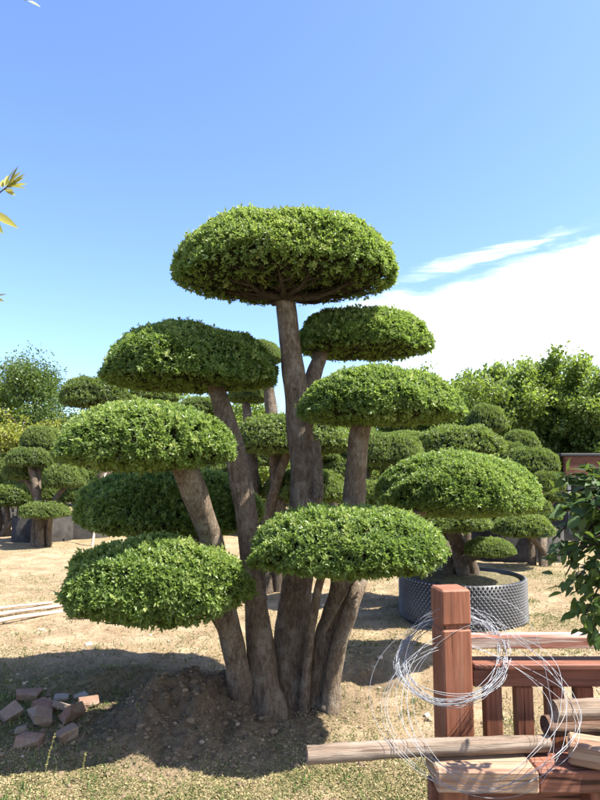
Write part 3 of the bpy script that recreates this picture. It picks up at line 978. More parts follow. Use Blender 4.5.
def container(px, Y, dia, h, label, near=False):
    """ring of dimpled plastic sheet filled with soil"""
    p = at(px, 500, Y)
    g = gzf(p.x, Y)
    root = empty('tree_container', (p.x, Y, g), label, 'tree pot', 'ring containers of black dimpled plastic sheet')
    r = dia / 2
    ms = Mesh()
    n = 72
    th = np.arange(n) / n * 2 * math.pi
    prof = [(r, -.05), (r, h), (r - .012, h + .004), (r - .02, h - .01), (r - .02, h - .12)]
    V = np.array([[p.x + q * math.cos(t), Y + q * math.sin(t), g + z] for q, z in prof for t in th])
    F = []
    for a in range(len(prof) - 1):
        for b in range(n):
            F.append((a * n + b, a * n + (b + 1) % n, (a + 1) * n + (b + 1) % n, (a + 1) * n + b))
    ms.add(V, F, .3, 0, True)
    # cone dimples in a diamond grid
    step = .042 if near else .085
    rows = max(3, int(h / (step * .62))) if near else 0; cols = int(2 * math.pi * r / step)
    for i_ in range(rows):
        z = (i_ + .5) / rows * h
        for j_ in range(cols):
            t0 = (j_ + (.5 if i_ % 2 else 0)) / cols * 2 * math.pi
            if math.sin(t0) > .35: continue
            cr = step * .31
            ring = []
            for q in range(6):
                aa = q / 6 * 2 * math.pi
                t = t0 + cr * math.cos(aa) / r
                ring.append((p.x + (r + .001) * math.cos(t), Y + (r + .001) * math.sin(t), g + z + cr * math.sin(aa)))
            top = []
            for q in range(6):
                aa = q / 6 * 2 * math.pi
                t = t0 + cr * .25 * math.cos(aa) / r
                top.append((p.x + (r + .02) * math.cos(t), Y + (r + .02) * math.sin(t), g + z + cr * .25 * math.sin(aa)))
            V = ring + top
            F4 = [(q, (q + 1) % 6, 6 + (q + 1) % 6, 6 + q) for q in range(6)]
            ms.add(V, F4, .5 if near else .36, 0, False)
            ms.add(top, [tuple(range(6))], .5 if near else .36, 0, False)
    ms.build('ring_wall', MAT['plastic' if near else 'plastic_far'], root)
    ms = Mesh()
    rs = np.linspace(0, r - .022, 8)
    V = []
    for q in rs:
        for t in th[::2]:
            x_, y_ = p.x + q * math.cos(t), Y + q * math.sin(t)
            V.append((x_, y_, g + h - .06 + .07 * (1 - (q / r) ** 2) + .02 * float(vnoise(np.array([x_ * 12]), np.array([y_ * 12]), 3)[0])))
    m_ = n // 2
    F = [(a * m_ + b, a * m_ + (b + 1) % m_, (a + 1) * m_ + (b + 1) % m_, (a + 1) * m_ + b) for a in range(7) for b in range(m_)]
    ms.add(V, F, .5, 0, True)
    ms.build('soil', MAT['soil'], root)
    return g + h - .03


zs = container(459, 6.35, 1.24, .40, 'dimpled black ring pot behind the tall red fence post', near=True)
cloud_tree(459, 6.35, [(394, 492, 500, 533, -.25), (461, 517, 536, 558, -.35), (350, 425, 430, 466, .5), (385, 470, 468, 498, .6), (420, 470, 512, 536, .5)],
           'cloud-pruned tree growing in the dimpled ring pot behind the tall red post', near=True, z0=zs)
zs = container(515, 10.5, 1.5, .52, 'dim ring pot in the background under the cushions right of the main tree')
cloud_tree(516, 10.5, [(470, 520, 500, 520, .2), (528, 566, 470, 492, .6), (500, 545, 478, 500, .9)],
           'cloud-pruned tree in the far dim ring pot right of the main tree', z0=zs)
cloud_tree(537, 8.9, [(488, 556, 512, 538, -.2), (500, 552, 496, 512, .3), (528, 564, 507, 521, .9)],
           'low cloud-pruned tree on bare trunks right of the ring pot')
cloud_tree(458, 10.0, [(414, 509, 423, 458, -.3), (464, 508, 403, 432, .3), (392, 440, 455, 478, .2), (455, 500, 462, 485, .4)],
           'cloud-pruned tree whose broad dome shows above the right cushion of the main tree')
cloud_tree(528, 12.0, [(499, 541, 429, 452, .4), (500, 560, 446, 474, -.3), (495, 530, 440, 462, .1), (540, 572, 490, 502, .2)],
           'cloud-pruned tree with a tilted cushion below the loose broadleaf trees on the right')
cloud_tree(268, 7.6, [(236, 284, 339, 366, .1), (232, 354, 411, 455, -.3), (196, 264, 457, 500, .4), (262, 350, 468, 503, .3), (226, 272, 384, 404, .5)],
           'tall cloud-pruned tree standing directly behind the stems of the main tree', near=True)
cloud_tree(97, 14.2, [(56, 133, 376, 409, 0), (128, 182, 383, 404, .5), (140, 186, 466, 482, .3), (176, 232, 396, 416, .6)],
           'tall cloud-pruned tree on the left with its domed top beside the conical tree')
cloud_tree(44, 12.2, [(17, 74, 500, 519, -.3), (40, 91, 463, 488, 0), (3, 54, 446, 467, .2), (0, 46, 459, 480, .5), (18, 66, 425, 450, .6)],
           'low cloud-pruned tree with small tiers on the left, in front of the dim pots')
cloud_tree(4, 14.0, [(-30, 44, 483, 506, .1), (-34, 16, 452, 478, .3), (56, 96, 485, 502, .6)],
           'cloud-pruned tree cut by the left edge of the picture')
cloud_tree(215, 13.0, [(176, 230, 455, 474, 0), (190, 250, 470, 490, .3), (205, 255, 425, 448, .5)],
           'cloud-pruned tree glimpsed between the two left cushions of the main tree')
cloud_tree(372, 11.0, [(330, 402, 478, 506, 0), (352, 412, 446, 470, .4), (330, 385, 425, 448, .7)],
           'cloud-pruned tree glimpsed beneath the middle right cushion of the main tree')
cloud_tree(585, 13.5, [(556, 612, 492, 512, 0), (575, 640, 505, 525, .3)],
           'low cloud-pruned tree by the brown shed at the right edge')
cloud_tree(150, 15.0, [(108, 160, 420, 446, 0), (150, 205, 432, 455, .4), (90, 140, 500, 514, .2), (150, 200, 490, 508, -.2)],
           'cloud-pruned tree far behind the left shaded cushion')
cloud_tree(330, 16.0, [(290, 340, 442, 460, 0), (310, 370, 456, 476, .4), (340, 390, 440, 458, .3), (270, 320, 468, 486, -.3)],
           'cloud-pruned tree far behind the main stems')
cloud_tree(240, 14.5, [(206, 262, 430, 450, 0), (228, 290, 448, 466, .3), (240, 300, 486, 504, -.2), (200, 250, 500, 516, .2)],
           'cloud-pruned tree in the far row between the left stems and the tall stem')
cloud_tree(450, 13.0, [(420, 480, 478, 498, 0), (446, 500, 494, 510, .3), (400, 450, 500, 518, -.2), (440, 492, 440, 456, .4)],
           'cloud-pruned tree in the far row directly behind the dimpled ring pot')
cloud_tree(118, 16.5, [(84, 140, 438, 458, 0), (110, 168, 452, 470, .4), (70, 118, 466, 480, -.2), (120, 172, 480, 494, .2), (86, 134, 490, 506, .3)],
           'cloud-pruned tree in the far row between the low tiered tree and the slanted stake')
cloud_tree(188, 17.5, [(160, 214, 440, 462, 0), (186, 246, 452, 474, .3), (150, 200, 474, 492, .2), (196, 240, 486, 504, -.3)],
           'cloud-pruned tree in the far row seen past the left leaning stems')
cloud_tree(408, 15.0, [(380, 440, 430, 452, 0), (396, 452, 474, 494, .3), (360, 410, 486, 506, .2), (410, 466, 498, 514, -.3)],
           'cloud-pruned tree in the far row behind the right-hand main cushions')
cloud_tree(20, 18.0, [(-14, 40, 428, 448, 0), (10, 70, 442, 460, .3), (-20, 24, 470, 486, .2), (24, 74, 484, 500, .2)],
           'cloud-pruned tree in the far row below the yellow-leaved shrub')
cloud_tree(560, 16.0, [(540, 590, 462, 480, 0), (548, 600, 478, 494, .3), (520, 566, 486, 500, .2)],
           'cloud-pruned tree in the far row left of the brown shed')
container(46, 13.3, 1.3, .50, 'dark ring pot behind the low tiered tree on the left')
container(85, 13.9, 1.3, .55, 'dark ring pot further right on the left side, behind the white stake')
container(2, 16.5, 1.5, .50, 'dark ring pot beyond the bright path at the left edge')


# ------------------------------------------------------------------ loose trees behind
def loose_tree_meshes(seed, h, r, crown_lo, nl, ls, shape='broad'):
    """trunk mesh and crown mesh at the origin"""
    rr = random.Random(seed)
    tm = Mesh(); tips = []
    top = Vector((rr.uniform(-.1, .1), rr.uniform(-.1, .1), h * .9))
    tp, trd = tm.tube([(0, 0, -.1), (rr.uniform(-.05, .05), 0, h * .25), (rr.uniform(-.1, .1), rr.uniform(-.1, .1), h * .55), top], [.075, .065, .05, .012], 9, sub=8, rough=.15, seed=seed)
    nb = 26 if shape == 'broad' else 34
    for k in range(nb):
        f = rr.uniform(crown_lo, .93)
        b = Vector(tp[min(len(tp) - 1, int(f * len(tp)))])
        a = rr.uniform(0, 2 * math.pi)
        if shape == 'broad':
            q = (f - crown_lo) / (1 - crown_lo)
            l = r * (0.45 + .75 * math.sin(math.pi * min(1, q * .8 + .15))) * rr.uniform(.7, 1.15)
            up = rr.uniform(.35, .95)
        else:
            q = (f - crown_lo) / (1 - crown_lo)
            l = r * (1.05 - .85 * q) * rr.uniform(.75, 1.1); up = rr.uniform(.1, .5)
        e = b + Vector((math.cos(a) * l, math.sin(a) * l, l * up))
        mid = b.lerp(e, .55) + Vector((0, 0, -.08 * l))
        bp, _ = tm.tube([b, mid, e], [.028, .017, .005], 6, sub=4)
        for t in np.linspace(.3, 1, 6):
            tips.append((Vector(bp[int(t * (len(bp) - 1))]), l))
        for s in range(3):
            b2 = Vector(bp[rr.randrange(3, len(bp))]); a2 = a + rr.uniform(-1.2, 1.2); l2 = l * rr.uniform(.3, .5)
            e2 = b2 + Vector((math.cos(a2) * l2, math.sin(a2) * l2, l2 * rr.uniform(.2, 1)))
            tm.tube([b2, e2], [.01, .003], 5, cap=False)
            tips.append((e2, l)); tips.append((b2.lerp(e2, .6), l))
    tips.append((top, r)); tips.append((top + Vector((0, 0, .04 * h)), r * .6))
    cm = Mesh()
    per = nl // len(tips)
    for k, (t, l) in enumerate(tips):
        n = int(per * rr.uniform(.6, 1.4))
        sg = (.16 if shape == 'broad' else .15) * r
        P = rng.normal(0, 1, (n, 3)) * np.array([sg, sg, sg * .8]) + np.array(t)
        P = np.where((np.linalg.norm(P - np.array(t), axis=1) > 2.2 * sg)[:, None], np.array(t) + (P - np.array(t)) * .5, P)
        D = norm(rng.normal(0, 1, (n, 3)) + np.array([0, 0, .2]))
        N = norm(rng.normal(0, .6, (n, 3)) + np.array([0, 0, 1]))
        L = ls * rng.uniform(.6, 1.3, n)
        tone = np.clip(rng.normal(.45 + rr.uniform(-.18, .18), .17, n) + .15 * (t.z / h - .6), 0, 1)
        leaves(cm, P, D, N, L, L * rng.uniform(.5, .75, n), tone)
    return tm.mesh('trunk'), cm.mesh('crown')


def place_tree(meshes, px, ytop, Y, name, label, cat, mat, h0, rz, group, wk=1.0):
    tm, cm = meshes
    h0 = max(v.co.z for v in cm.vertices) * .985
    p = at(px, ytop, Y)
    g = gzf(p.x, Y)
    s = (p.z - g) / h0
    root = empty(name, (p.x, Y, g), label, cat, group, rz)
    for nm, me in (('trunk', tm), ('crown', cm)):
        o = bpy.data.objects.new(nm, me)
        col.objects.link(o)
        o.parent = root
        o.scale = (s * wk, s * wk, s)
    return root


LT = []
for sd_, h_, r_, lo in ((1, 4.6, 1.1, .42), (2, 4.6, 1.0, .38), (3, 4.6, 1.2, .45)):
    mm = loose_tree_meshes(sd_, h_, r_, lo, 17000, .12)
    mm[0].materials.append(MAT['bark_far']); mm[1].materials.append(MAT['leaf_loose'])
    LT.append(mm)
grp = 'loose broadleaf trees behind the clipped ones'
for k, (px, yt, Y, wk, lab) in enumerate([
    (505, 356, 16.5, .85, 'loose broadleaf tree with a thin leading shoot, left end of the right-hand group'),
    (536, 346, 17.0, .95, 'tallest loose broadleaf tree of the right-hand group'),
    (572, 352, 16.8, .9, 'loose broadleaf tree with many upright shoots near the right edge'),
    (604, 362, 15.6, .9, 'loose broadleaf tree cut by the right edge on a pale trunk'),
    (630, 350, 18.0, 1.0, 'loose broadleaf tree outside the right-hand group, mostly out of view'),
    (468, 378, 19.0, .95, 'smaller pale broadleaf tree left of the right-hand group'),
    (430, 366, 20.0, .8, 'loose broadleaf treetop peeping over the middle right cushion'),
    (392, 392, 21.0, 1.0, 'loose broadleaf tree behind the right cushions, crown mostly hidden'),
    (330, 400, 22.0, 1.1, 'loose broadleaf tree far behind the main stems'),
    (262, 398, 21.0, 1.1, 'loose broadleaf tree showing between the left stem and the tall stem'),
    (200, 396, 22.0, 1.1, 'loose broadleaf tree behind the upper left cushion'),
    (140, 384, 20.0, 1.1, 'loose broadleaf tree behind the left domed tops'),
    (-8, 366, 19.0, .8, 'broad tree cut by the left edge, beside the conical tree'),
    (-60, 376, 20.0, .9, 'broad tree beyond the left edge of the picture'),
]):
    place_tree(LT[k % 3], px, yt, Y, 'broadleaf_tree', lab, 'tree', 'leaf_loose', 5.4, k * 1.7, grp, wk)
mm = loose_tree_meshes(9, 4.0, 1.45, .16, 60000, .055, 'cone')
mm[0].materials.append(MAT['bark_far']); mm[1].materials.append(MAT['leaf_conifer'])
place_tree(mm, 34, 345, 18.0, 'conical_tree', 'dense dark conical tree with a feathery tip on the left', 'tree', None, 4.15, .5, None)
mm = loose_tree_meshes(12, 2.6, .62, .72, 5000, .085)
mm[0].materials.append(MAT['bark_far']); mm[1].materials.append(MAT['leaf_yellow'])
place_tree(mm, 25, 403, 15.0, 'yellow_shrub', 'yellow-leaved shrub in front of the dark conical tree', 'shrub', None, 2.75, 1.1, None)
# far hedge closing the view
ms = Mesh()
n = 130000
x = rng.uniform(-26, 26, n); top = 2.5 + 2.0 * fbm(x * .35 + 30, x * 0 + 3, 91, 4)
z = top * rng.random(n) ** .7
y = 26 + rng.normal(0, .7, n)
D = norm(rng.normal(0, 1, (n, 3))); N = norm(rng.normal(0, .6, (n, 3)) + np.array([0, -.5, .8]))
L = rng.uniform(.10, .22, n)
leaves(ms, np.stack([x, y, z], -1), D, N, L, L * .6, np.clip(rng.normal(.42, .2, n), 0, 1))
tag(ms.build('far_hedge', MAT['leaf_loose']), 'far mass of green bushes closing the view behind the nursery trees', 'bushes', kind='stuff')

# low brown shed at the right
Ys = 14.2
p = at(600, 500, Ys)
shed = empty('storage_shed', (p.x + .6, Ys, 0), 'low open shed with reddish brown front beneath the right-hand trees', 'shed')
ms = Mesh(); ms.box((p.x + .6, Ys, 1.55), (2.8, .12, .55), bev=.01); ms.build('front_panel', MAT['rust'], shed)
ms = Mesh(); ms.box((p.x + .6, Ys + .9, 1.86), (3.0, 2.0, .06), bev=.01); ms.build('roof', MAT['dark'], shed)
ms = Mesh(); ms.box((p.x + .6, Ys + 1.6, .64), (2.8, .1, 1.27), bev=.01); ms.build('back_wall', MAT['dark'], shed)
for dx in (-1.3, -.4, .5, 1.3):
    ms = Mesh(); ms.box((p.x + .6 + dx, Ys + .02, .635), (.07, .07, 1.27), bev=.005); ms.build('post', MAT['stake'], shed)
ms = Mesh(); ms.box((p.x + .6, Ys - .09, 1.24), (2.8, .05, .06), bev=.005); ms.build('beam', MAT['stake'], shed)

# ------------------------------------------------------------------ stakes, poles, bricks, stalks
def pole(name, a, b, r0, r1, mat, label, cat, group=None, rough=.08, sides=12, bend=.02, seed=0, sub=8):
    a, b = Vector(a), Vector(b)
    d = b - a
    root_loc = a.copy()
    ms = Mesh()
    L = d.length
    xd = d.normalized()
    # built along X so the grain runs along the pole
    pts = [(0, 0, 0), (L * .35, bend * .5, bend), (L * .7, -bend * .4, bend * .6), (L, 0, 0)]
    ms.tube(pts, [r0, r0 * .95 + r1 * .05, (r0 + r1) / 2, r1], sides, sub=sub, rough=rough, seed=seed)
    o = ms.build(name, mat)
    o.location = a
    o.rotation_euler = xd.to_track_quat('X', 'Z').to_euler()
    tag(o, label, cat, group)
    return o


a = ground_pt(92, 546); b = at(106, 470, a.y + .4)
pole('support_stake', a, b, .024, .022, MAT['pole'], 'pale slanted support stake standing behind the shaded left cushion', 'stake', bend=.005)
for k, (xa, ya, xb, yb, r_, lab) in enumerate([
    (-26, 628, 78, 611, .020, 'nearer pale timber pole lying on the sand at the left edge'),
    (-26, 621, 70, 606, .018, 'middle pinkish timber pole lying on the sand at the left edge'),
    (-20, 613, 52, 604, .014, 'thinnest and farthest timber pole lying on the sand at the left edge')]):
    a = ground_pt(xa, ya); b = ground_pt(xb, yb)
    a.z += r_; b.z += r_
    pole('timber_pole', a, b, r_, r_ * .9, MAT['pole'], lab, 'pole', 'timber poles lying on the sand', bend=.012, seed=k)

BR = [  # px, py, yaw, tilt x, tilt y, size, tone, label
    (28, 694, .3, .15, .10, (.17, .11, .055), .35, 'flat brick piece at the top left of the pile with its broad face up'),
    (11, 714, .9, .5, -.3, (.13, .10, .06), .6, 'tilted greyish brick piece at the left edge of the pile'),
    (45, 706, -.3, .25, .1, (.16, .11, .055), .15, 'reddish brick lying in the middle of the pile behind a tilted one'),
    (41, 721, .8, .55, .45, (.15, .115, .055), .6, 'tilted pale brick propped up in the middle of the pile'),
    (72, 716, 1.3, -.9, .2, (.17, .10, .06), .1, 'red brick standing on edge at the right of the pile'),
    (29, 741, .05, .08, .05, (.16, .10, .075), .4, 'squarish brick at the front left of the pile'),
    (67, 735, .6, .3, -.25, (.12, .10, .05), .5, 'small wedge-shaped brick at the front right of the pile'),
    (62, 696, .2, .1, 0, (.10, .07, .045), .85, 'grey rubble piece at the back of the pile'),
    (83, 694, -.4, .1, .15, (.10, .07, .045), .95, 'palest rubble piece at the back right of the pile'),
    (88, 703, .4, .2, .1, (.14, .10, .05), .3, 'dull red brick at the far right of the pile'),
    (22, 726, .4, .1, .1, (.08, .05, .03), .8, 'small thin rubble chip on the left of the pile'),
    (62, 708, .2, -.3, .3, (.13, .10, .05), .7, 'bluish grey brick leaning behind the red upright one'),
]
for k, (px, py, yaw, tx, ty, s, tn, lab) in enumerate(BR):
    g = ground_pt(px, py + 5)
    from mathutils import Euler
    rot = Euler((tx, ty, yaw)).to_matrix()
    ms = Mesh()
    s = tuple(.84 * q for q in s)
    ms.box((0, 0, 0), s, bev=.007, tone=tn)
    V = ms.v[0]
    rr = np.random.default_rng(k)
    V += np.repeat(rr.normal(0, .007, (8, 3)), 3, 0) + rr.normal(0, .003, V.shape)       # chipped, uneven corners
    o = ms.build('brick', MAT['brick'])
    lowest = min((rot @ Vector(v)).z for v in V)
    o.location = (g.x, g.y, g.z - lowest - .012)
    o.rotation_euler = (tx, ty, yaw)
    tag(o, lab, 'brick', 'broken bricks and rubble in the shaded pile')

for k, (px, py, hpx, lean, lab) in enumerate([
    (43, 786, 46, .10, 'taller dry grass stalk with a seed head, standing in the dark shade on the left'),
    (83, 782, 26, .03, 'shorter dry grass stalk right of the taller one in the dark shade')]):
    g = ground_pt(px, py)
    h = hpx / 600 * g.y
    root = empty('grass_stalk', g, lab, 'weed', 'dry grass stalks in the shade')
    ms = Mesh()
    top = g + Vector((lean * h * 2, 0, h))
    P, _ = ms.tube([g, g.lerp(top, .5) + Vector((-.006, 0, 0)), top], [.0016, .0013, .0008], 5, sub=6, tone=.85)
    ms.build('stem', MAT['grass'], root)
    ms = Mesh()
    n = 90
    t = rng.uniform(.35, 1.0, n)
    B = np.array(g)[None] * (1 - t[:, None]) + np.array(top)[None] * t[:, None] + np.array([[-.006, 0, 0]]) * (4 * t * (1 - t))[:, None]
    D = norm(rng.normal(0, .7, (n, 3)) + np.array([0, 0, 1.2]))
    leaves(ms, B, D, rng.normal(0, 1, (n, 3)), rng.uniform(.006, .012, n), .004, rng.uniform(.75, 1, n))
    ms.build('seed_head', MAT['grass'], root)

# ------------------------------------------------------------------ wooden fence at the right
YF = 2.45
def zpx(y, Y):
    return at(300, y, Y).z


fence = empty('wooden_fence', (at(540, 700, YF).x, YF, 0), 'red stained wooden fence with balusters right of the tall post', 'fence')
# tall post
pc = at(452, 660, YF - .02)
zt = at(452, 590, YF - .08).z
ms = Mesh()
W = .118
rot = Matrix.Rotation(R(9), 3, 'Z')
zg = zpx(628, YF - .08)
ms.box((pc.x, pc.y, (zt + zg) / 2 + .004), (W, W, zt - zg - .008), rot, bev=.007)
ms.build('post_cap', MAT['red_wood'], fence)
ms = Mesh()
ms.box((pc.x, pc.y, (zg - .0) / 2 - .05), (W, W, zg + .1 - .012), rot, bev=.008)
ms.box((pc.x, pc.y, zg - .004), (W * .88, W * .88, .03), rot)
post = ms.build('post', MAT['red_wood'], fence)
post['label'] = 'tall square end post with a grooved top'
xl = pc.x + .075
xr = 2.3
def rail(y0, y1, Y, th, mat, name, dz=0, lab=None, x0=xl, tilt=0):
    za = zpx(y0, Y - th / 2); zb_ = zpx(y1, Y - th / 2)
    ms = Mesh()
    ms.box(((x0 + xr) / 2, Y, (za + zb_) / 2), (xr - x0, th, za - zb_), Matrix.Rotation(tilt, 3, 'Y'), bev=.004)
    o = ms.build(name, MAT[mat], fence)
    if lab: o['label'] = lab
    return za, zb_


rail(637, 649, YF + .02, .075, 'peeled_rail', 'top_rail', lab='top rail with peeling whitened paint')
za, zb_ = rail(669, 687, YF, .07, 'red_wood_x', 'middle_rail')
ms = Mesh(); ms.box(((xl + xr) / 2, YF - .004, za + .0125), (xr - xl, .105, .022), bev=.004); ms.build('rail_cap', MAT['red_wood_x'], fence)
xs = [at(px, 700, YF).x for px in (492, 523, 554, 583, 613, 643, 674, 704, 735, 765, 796)]
for x_ in xs:
    ms = Mesh()
    ms.box((x_, YF + .002, (zb_ - .004 + .10) / 2), (.066, .05, zb_ - .004 - .10), bev=.004)
    ms.build('baluster', MAT['red_wood'], fence)
ms = Mesh(); ms.box(((xl + xr) / 2, YF, .065), (xr - xl, .07, .066), bev=.004); ms.build('bottom_rail', MAT['red_wood_x'], fence)

# low plank seat in front of the fence
YB = 2.19
zb0 = at(440, 770, YB - .085).z
bench = empty('plank_bench', (at(520, 760, YB).x, YB, 0), 'low worn plank on red posts carrying the logs, in front of the fence', 'bench')
xa = at(435, 768, YB - .07).x; xm = at(529, 768, YB).x
ms = Mesh()
ms.box(((xa + xm) / 2, YB, zb0 - .035), (xm - xa - .003, .19, .07), Matrix.Rotation(R(.6), 3, 'Y'), bev=.006)
ms.build('plank', MAT['plank'], bench)
ms = Mesh()
ms.box(((xm + 2.0) / 2, YB + .006, zb0 - .041), (2.0 - xm - .003, .175, .072), bev=.006)
ms.build('plank', MAT['red_wood_x'], bench)
for px in (446, 590):
    x_ = at(px, 780, YB).x
    ms = Mesh(); ms.box((x_ + .02, YB - .01, (zb0 - .079) / 2 - .03), (.085, .085, zb0 - .079 + .06), bev=.005); ms.build('leg', MAT['red_wood'], bench)
ms = Mesh(); ms.box((1.2, YB + .05, zb0 - .135), (1.5, .05, .09), bev=.004); ms.build('apron', MAT['red_wood_x'], bench)

# logs and wood block
zl = zb0 + .003
la = at(307, 749, 2.13); lb = at(548, 738, 2.23)
la.z = zl + .031; lb.z = zl + .028
pole('log', la, lb, .030, .027, MAT['log'], 'long weathered log resting on the plank and sticking out to the left of it', 'log', 'logs on the plank', rough=.16, sides=20, bend=.006, seed=3, sub=14)
pole('log', at(545, 726, 2.36), at(640, 726, 2.40), .037, .036, MAT['log_dark'], 'dark reddish log under the top one, beside the end of the long log', 'log', 'logs on the plank', rough=.16, sides=16, bend=.004, seed=5)
a = at(553, 711, 2.24); b = at(680, 709, 2.30)
pole('log', a, b, .037, .036, MAT['log'], 'short pale log topmost in the stack at the right edge', 'log', 'logs on the plank', rough=.14, sides=20, bend=.004, seed=7, sub=12)
g = at(612, 757, 2.12)
ms = Mesh()
ms.box((0, 0, 0), (.26, .11, .07), bev=.008)
o = ms.build('wood_block', MAT['plank'])
o.location = (g.x, 2.13, zb0 + .036); o.rotation_euler = (0, 0, R(-24))
tag(o, 'sawn wood block lying askew on the plank at the right edge', 'wood block')

# wire coils
def coil(name, rings, r, label, parent=None):
    ms = Mesh()
    for pts in rings:
        ms.tube(pts, r, 6, sub=1, cap=False)
    o = ms.build(name, MAT['wire'])
    return tag(o, label, 'wire coil')


rr = random.Random(5)
def ringpts(fn, n=72):
    return [fn(2 * math.pi * i / n) for i in range(n + 1)]


rings = []
# tighter bundle hung over the post: passes behind it at the top and in front at the bottom
for k in range(20):
    jx, jy = rr.gauss(0, 1.2), rr.gauss(0, 2.0)
    rx_, ry_ = 49 + rr.gauss(0, 3.2), 44 + rr.gauss(0, 3.2)
    ph = rr.uniform(0, 6.28); wv = rr.uniform(.5, 3.5)
    dd = rr.gauss(0, .012)
    def fn(t, jx=jx, jy=jy, rx_=rx_, ry_=ry_, ph=ph, wv=wv, dd=dd):
        x_ = 452 + jx + rx_ * math.cos(t) + wv * math.sin(3 * t + ph)
        y_ = 659 + jy + ry_ * math.sin(t) - .10 * (x_ - 452) * (1 if math.sin(t) < 0 else .2) + wv * math.cos(2 * t + ph)
        Y_ = YF - .035 - .115 * math.sin(t) + dd
        return at(x_, y_, Y_)
    rings.append(ringpts(fn))
coil('wire_coil', rings, .001, 'tight bundle of silver wire hung around the tall red post')
rings = []
for k in range(9):
    jx, jy = rr.gauss(0, 6.5), rr.gauss(0, 6)
    rx_, ry_ = 88 + rr.gauss(0, 9), 86 + rr.gauss(0, 9)
    ph = rr.uniform(0, 6.28); wv = rr.uniform(2, 8)
    def fn(t, jx=jx, jy=jy, rx_=rx_, ry_=ry_, ph=ph, wv=wv):
        x_ = 480 + jx + rx_ * math.cos(t) + wv * math.sin(3 * t + ph)
        y_ = 712 + jy + ry_ * math.sin(t) + wv * math.cos(2 * t + ph) + .12 * (x_ - 480)
        Y_ = 2.22 - .19 * math.sin(t + .15) - .02
        return at(x_, y_, Y_)
    rings.append(ringpts(fn, 96))
coil('wire_coil', rings, .0008, 'loose wide loops of thin silver wire draped over the log and plank')

# ------------------------------------------------------------------ foreground shrub on the right
sh0 = Vector((1.12, 1.72, gzf(1.12, 1.72)))
shrub = empty('leafy_shrub', sh0, 'dark green leafy shrub close to the camera at the right edge', 'shrub')
sr = random.Random(21)
ms = Mesh(); tips = []
def branch(a, b, r0, sag=0.0, n=7):
    a, b = Vector(a), Vector(b)
    mid = a.lerp(b, .5) + Vector((sr.uniform(-.03, .03), sr.uniform(-.03, .03), .10 * (b - a).length))
    P, _ = ms.tube([a, mid, b], [r0, r0 * .7, r0 * .25], 6, sub=6)
    for t in np.linspace(.35, 1, n):
        i_ = int(t * (len(P) - 1))
        tips.append((Vector(P[i_]), (b - a).normalized()))
    return P


crown_c = Vector((1.10, 1.75, 1.36))
for k in range(9):
    e = crown_c + Vector((sr.uniform(-.25, .3), sr.uniform(-.25, .25), sr.uniform(-.18, .02)))
    P = branch(sh0 + Vector((sr.uniform(-.05, .05), sr.uniform(-.05, .05), 0)), e, .014, n=4)
# arms ending inside the picture: pixel targets
for (px, py, Y) in [(556, 492, 1.72), (566, 478, 1.70), (585, 470, 1.68), (598, 478, 1.6), (560, 512, 1.66), (553, 540, 1.7), (558, 556, 1.66), (566, 575, 1.65), (575, 592, 1.66), (585, 615, 1.66), (592, 632, 1.7), (596, 560, 1.6), (590, 540, 1.6), (580, 520, 1.62), (575, 545, 1.7), (596, 600, 1.62), (590, 505, 1.62), (597, 525, 1.7), (588, 580, 1.7), (600, 636, 1.66)]:
    branch(crown_c + Vector((sr.uniform(-.12, .1), sr.uniform(-.1, .1), sr.uniform(-.12, .12))), at(px, py, Y), .006, n=7)
for k in range(60):
    a = sr.uniform(0, 2 * math.pi); q = sr.uniform(.15, .46)
    branch(crown_c, crown_c + Vector((.10 + math.cos(a) * q * 1.05, math.sin(a) * q * .8, sr.uniform(-.32, .06))), .006, n=6)
ms.build('stems', MAT['twig'], shrub)
ms = Mesh()
Ps, Ds, Ns, Ls = [], [], [], []
for t, d in tips:
    if t.z < .95: continue
    for q in range(6):
        dd = Vector((sr.gauss(0, .8), sr.gauss(0, .8), sr.gauss(-.1, .6))) + d * .7
        Ps.append(t + Vector((sr.gauss(0, .011), sr.gauss(0, .011), sr.gauss(0, .011)))); Ds.append(dd)
        Ns.append((sr.gauss(0, .7), sr.gauss(0, .7) - .2, 1)); Ls.append(sr.uniform(.026, .055))
Ps = np.array([list(q) for q in Ps]); Ds = np.array([list(q) for q in Ds]); Ns = np.array(Ns); Ls = np.array(Ls)
leaves(ms, Ps, Ds, Ns, Ls, Ls * rng.uniform(.38, .56, len(Ls)), np.clip(rng.normal(.42, .22, len(Ls)), 0, 1), fold=.25, droop=.25, big=True)
ms.build('foliage', MAT['leaf_near'], shrub)

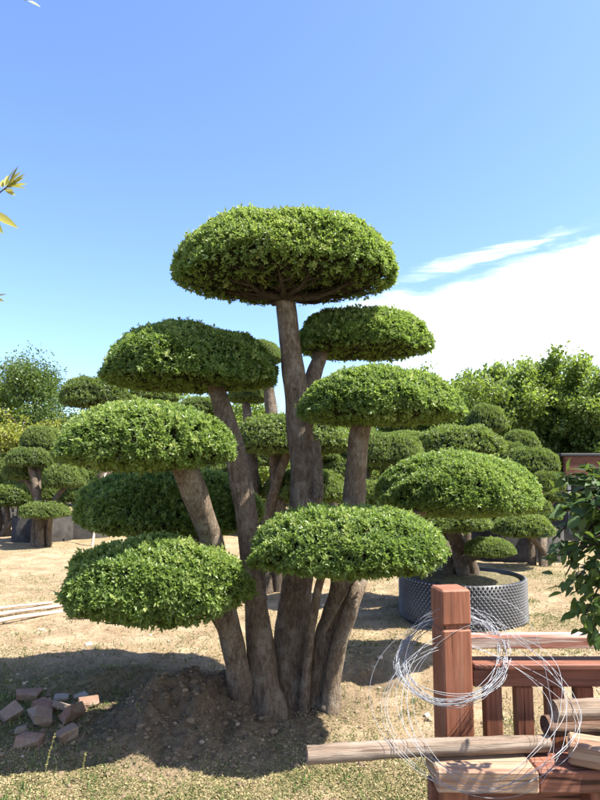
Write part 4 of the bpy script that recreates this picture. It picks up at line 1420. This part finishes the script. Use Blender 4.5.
# overhanging twig at the left edge
Yt = 1.3
tw = empty('overhanging_branch', at(-60, 330, Yt), 'thin branch with yellow-green young leaves reaching in at the left edge', 'branch')
ms = Mesh()
main = [at(-60, 330, Yt), at(-52, 240, Yt), at(-40, 150, Yt), at(-25, 60, Yt), at(-14, -16, Yt)]
ms.tube(main, [.006, .005, .004, .003, .002], 6, sub=6)
def sprig(a, b):
    a, b = Vector(a), Vector(b)
    ms.tube([a, a.lerp(b, .5) + Vector((0, 0, -.006)), b], [.0028, .002, .0012], 5, sub=4)
sprig(at(-50, 226, Yt), at(8, 186, Yt)); sprig(at(-50, 246, Yt), at(-8, 212, Yt)); sprig(at(-57, 300, Yt), at(-4, 297, Yt)); sprig(at(-14, -15, Yt), at(28, -2, Yt))
ms.build('twig', MAT['twig'], tw)
ms = Mesh()
TL = [  # base px, tip px, width px, tone
    ((6, 188), (27, 182), 5, .8), ((6, 187), (24, 176), 4, .6), ((7, 186), (20, 170), 5, .9), ((6, 185), (14, 166), 4, .5),
    ((5, 187), (8, 174), 4, .7), ((4, 189), (16, 195), 5, .75), ((2, 188), (3, 178), 4, .9), ((8, 186), (26, 187), 4, .4), ((10, 183), (17, 165), 3, .2), ((12, 184), (25, 172), 3, .2), ((5, 190), (13, 190), 4, .85),
    ((-10, 211), (17, 226), 8, .9), ((-12, 214), (2, 232), 7, .6),
    ((-6, 297), (6, 293), 3, .0), ((-6, 298), (4, 301), 3, .1),
    ((28, 1), (41, 6), 4, .95), ((26, 0), (38, -4), 5, .8), ((24, 2), (34, -9), 5, .7)]
for (a, b, w_, tn) in TL:
    A = at(*a, Yt); B = at(*b, Yt + sr.uniform(-.02, .02))
    ms = Mesh()
    leaves(ms, np.array([list(A)]), np.array([list(B - A)]), np.array([(sr.gauss(0, .4), -1, sr.gauss(.5, .4))]), np.array([(B - A).length]), np.array([w_ / 600 * Yt * 1.15]), np.array([tn]), big=True, droop=.1)
    ms.build('leaf', MAT['leaf_tip'], tw)
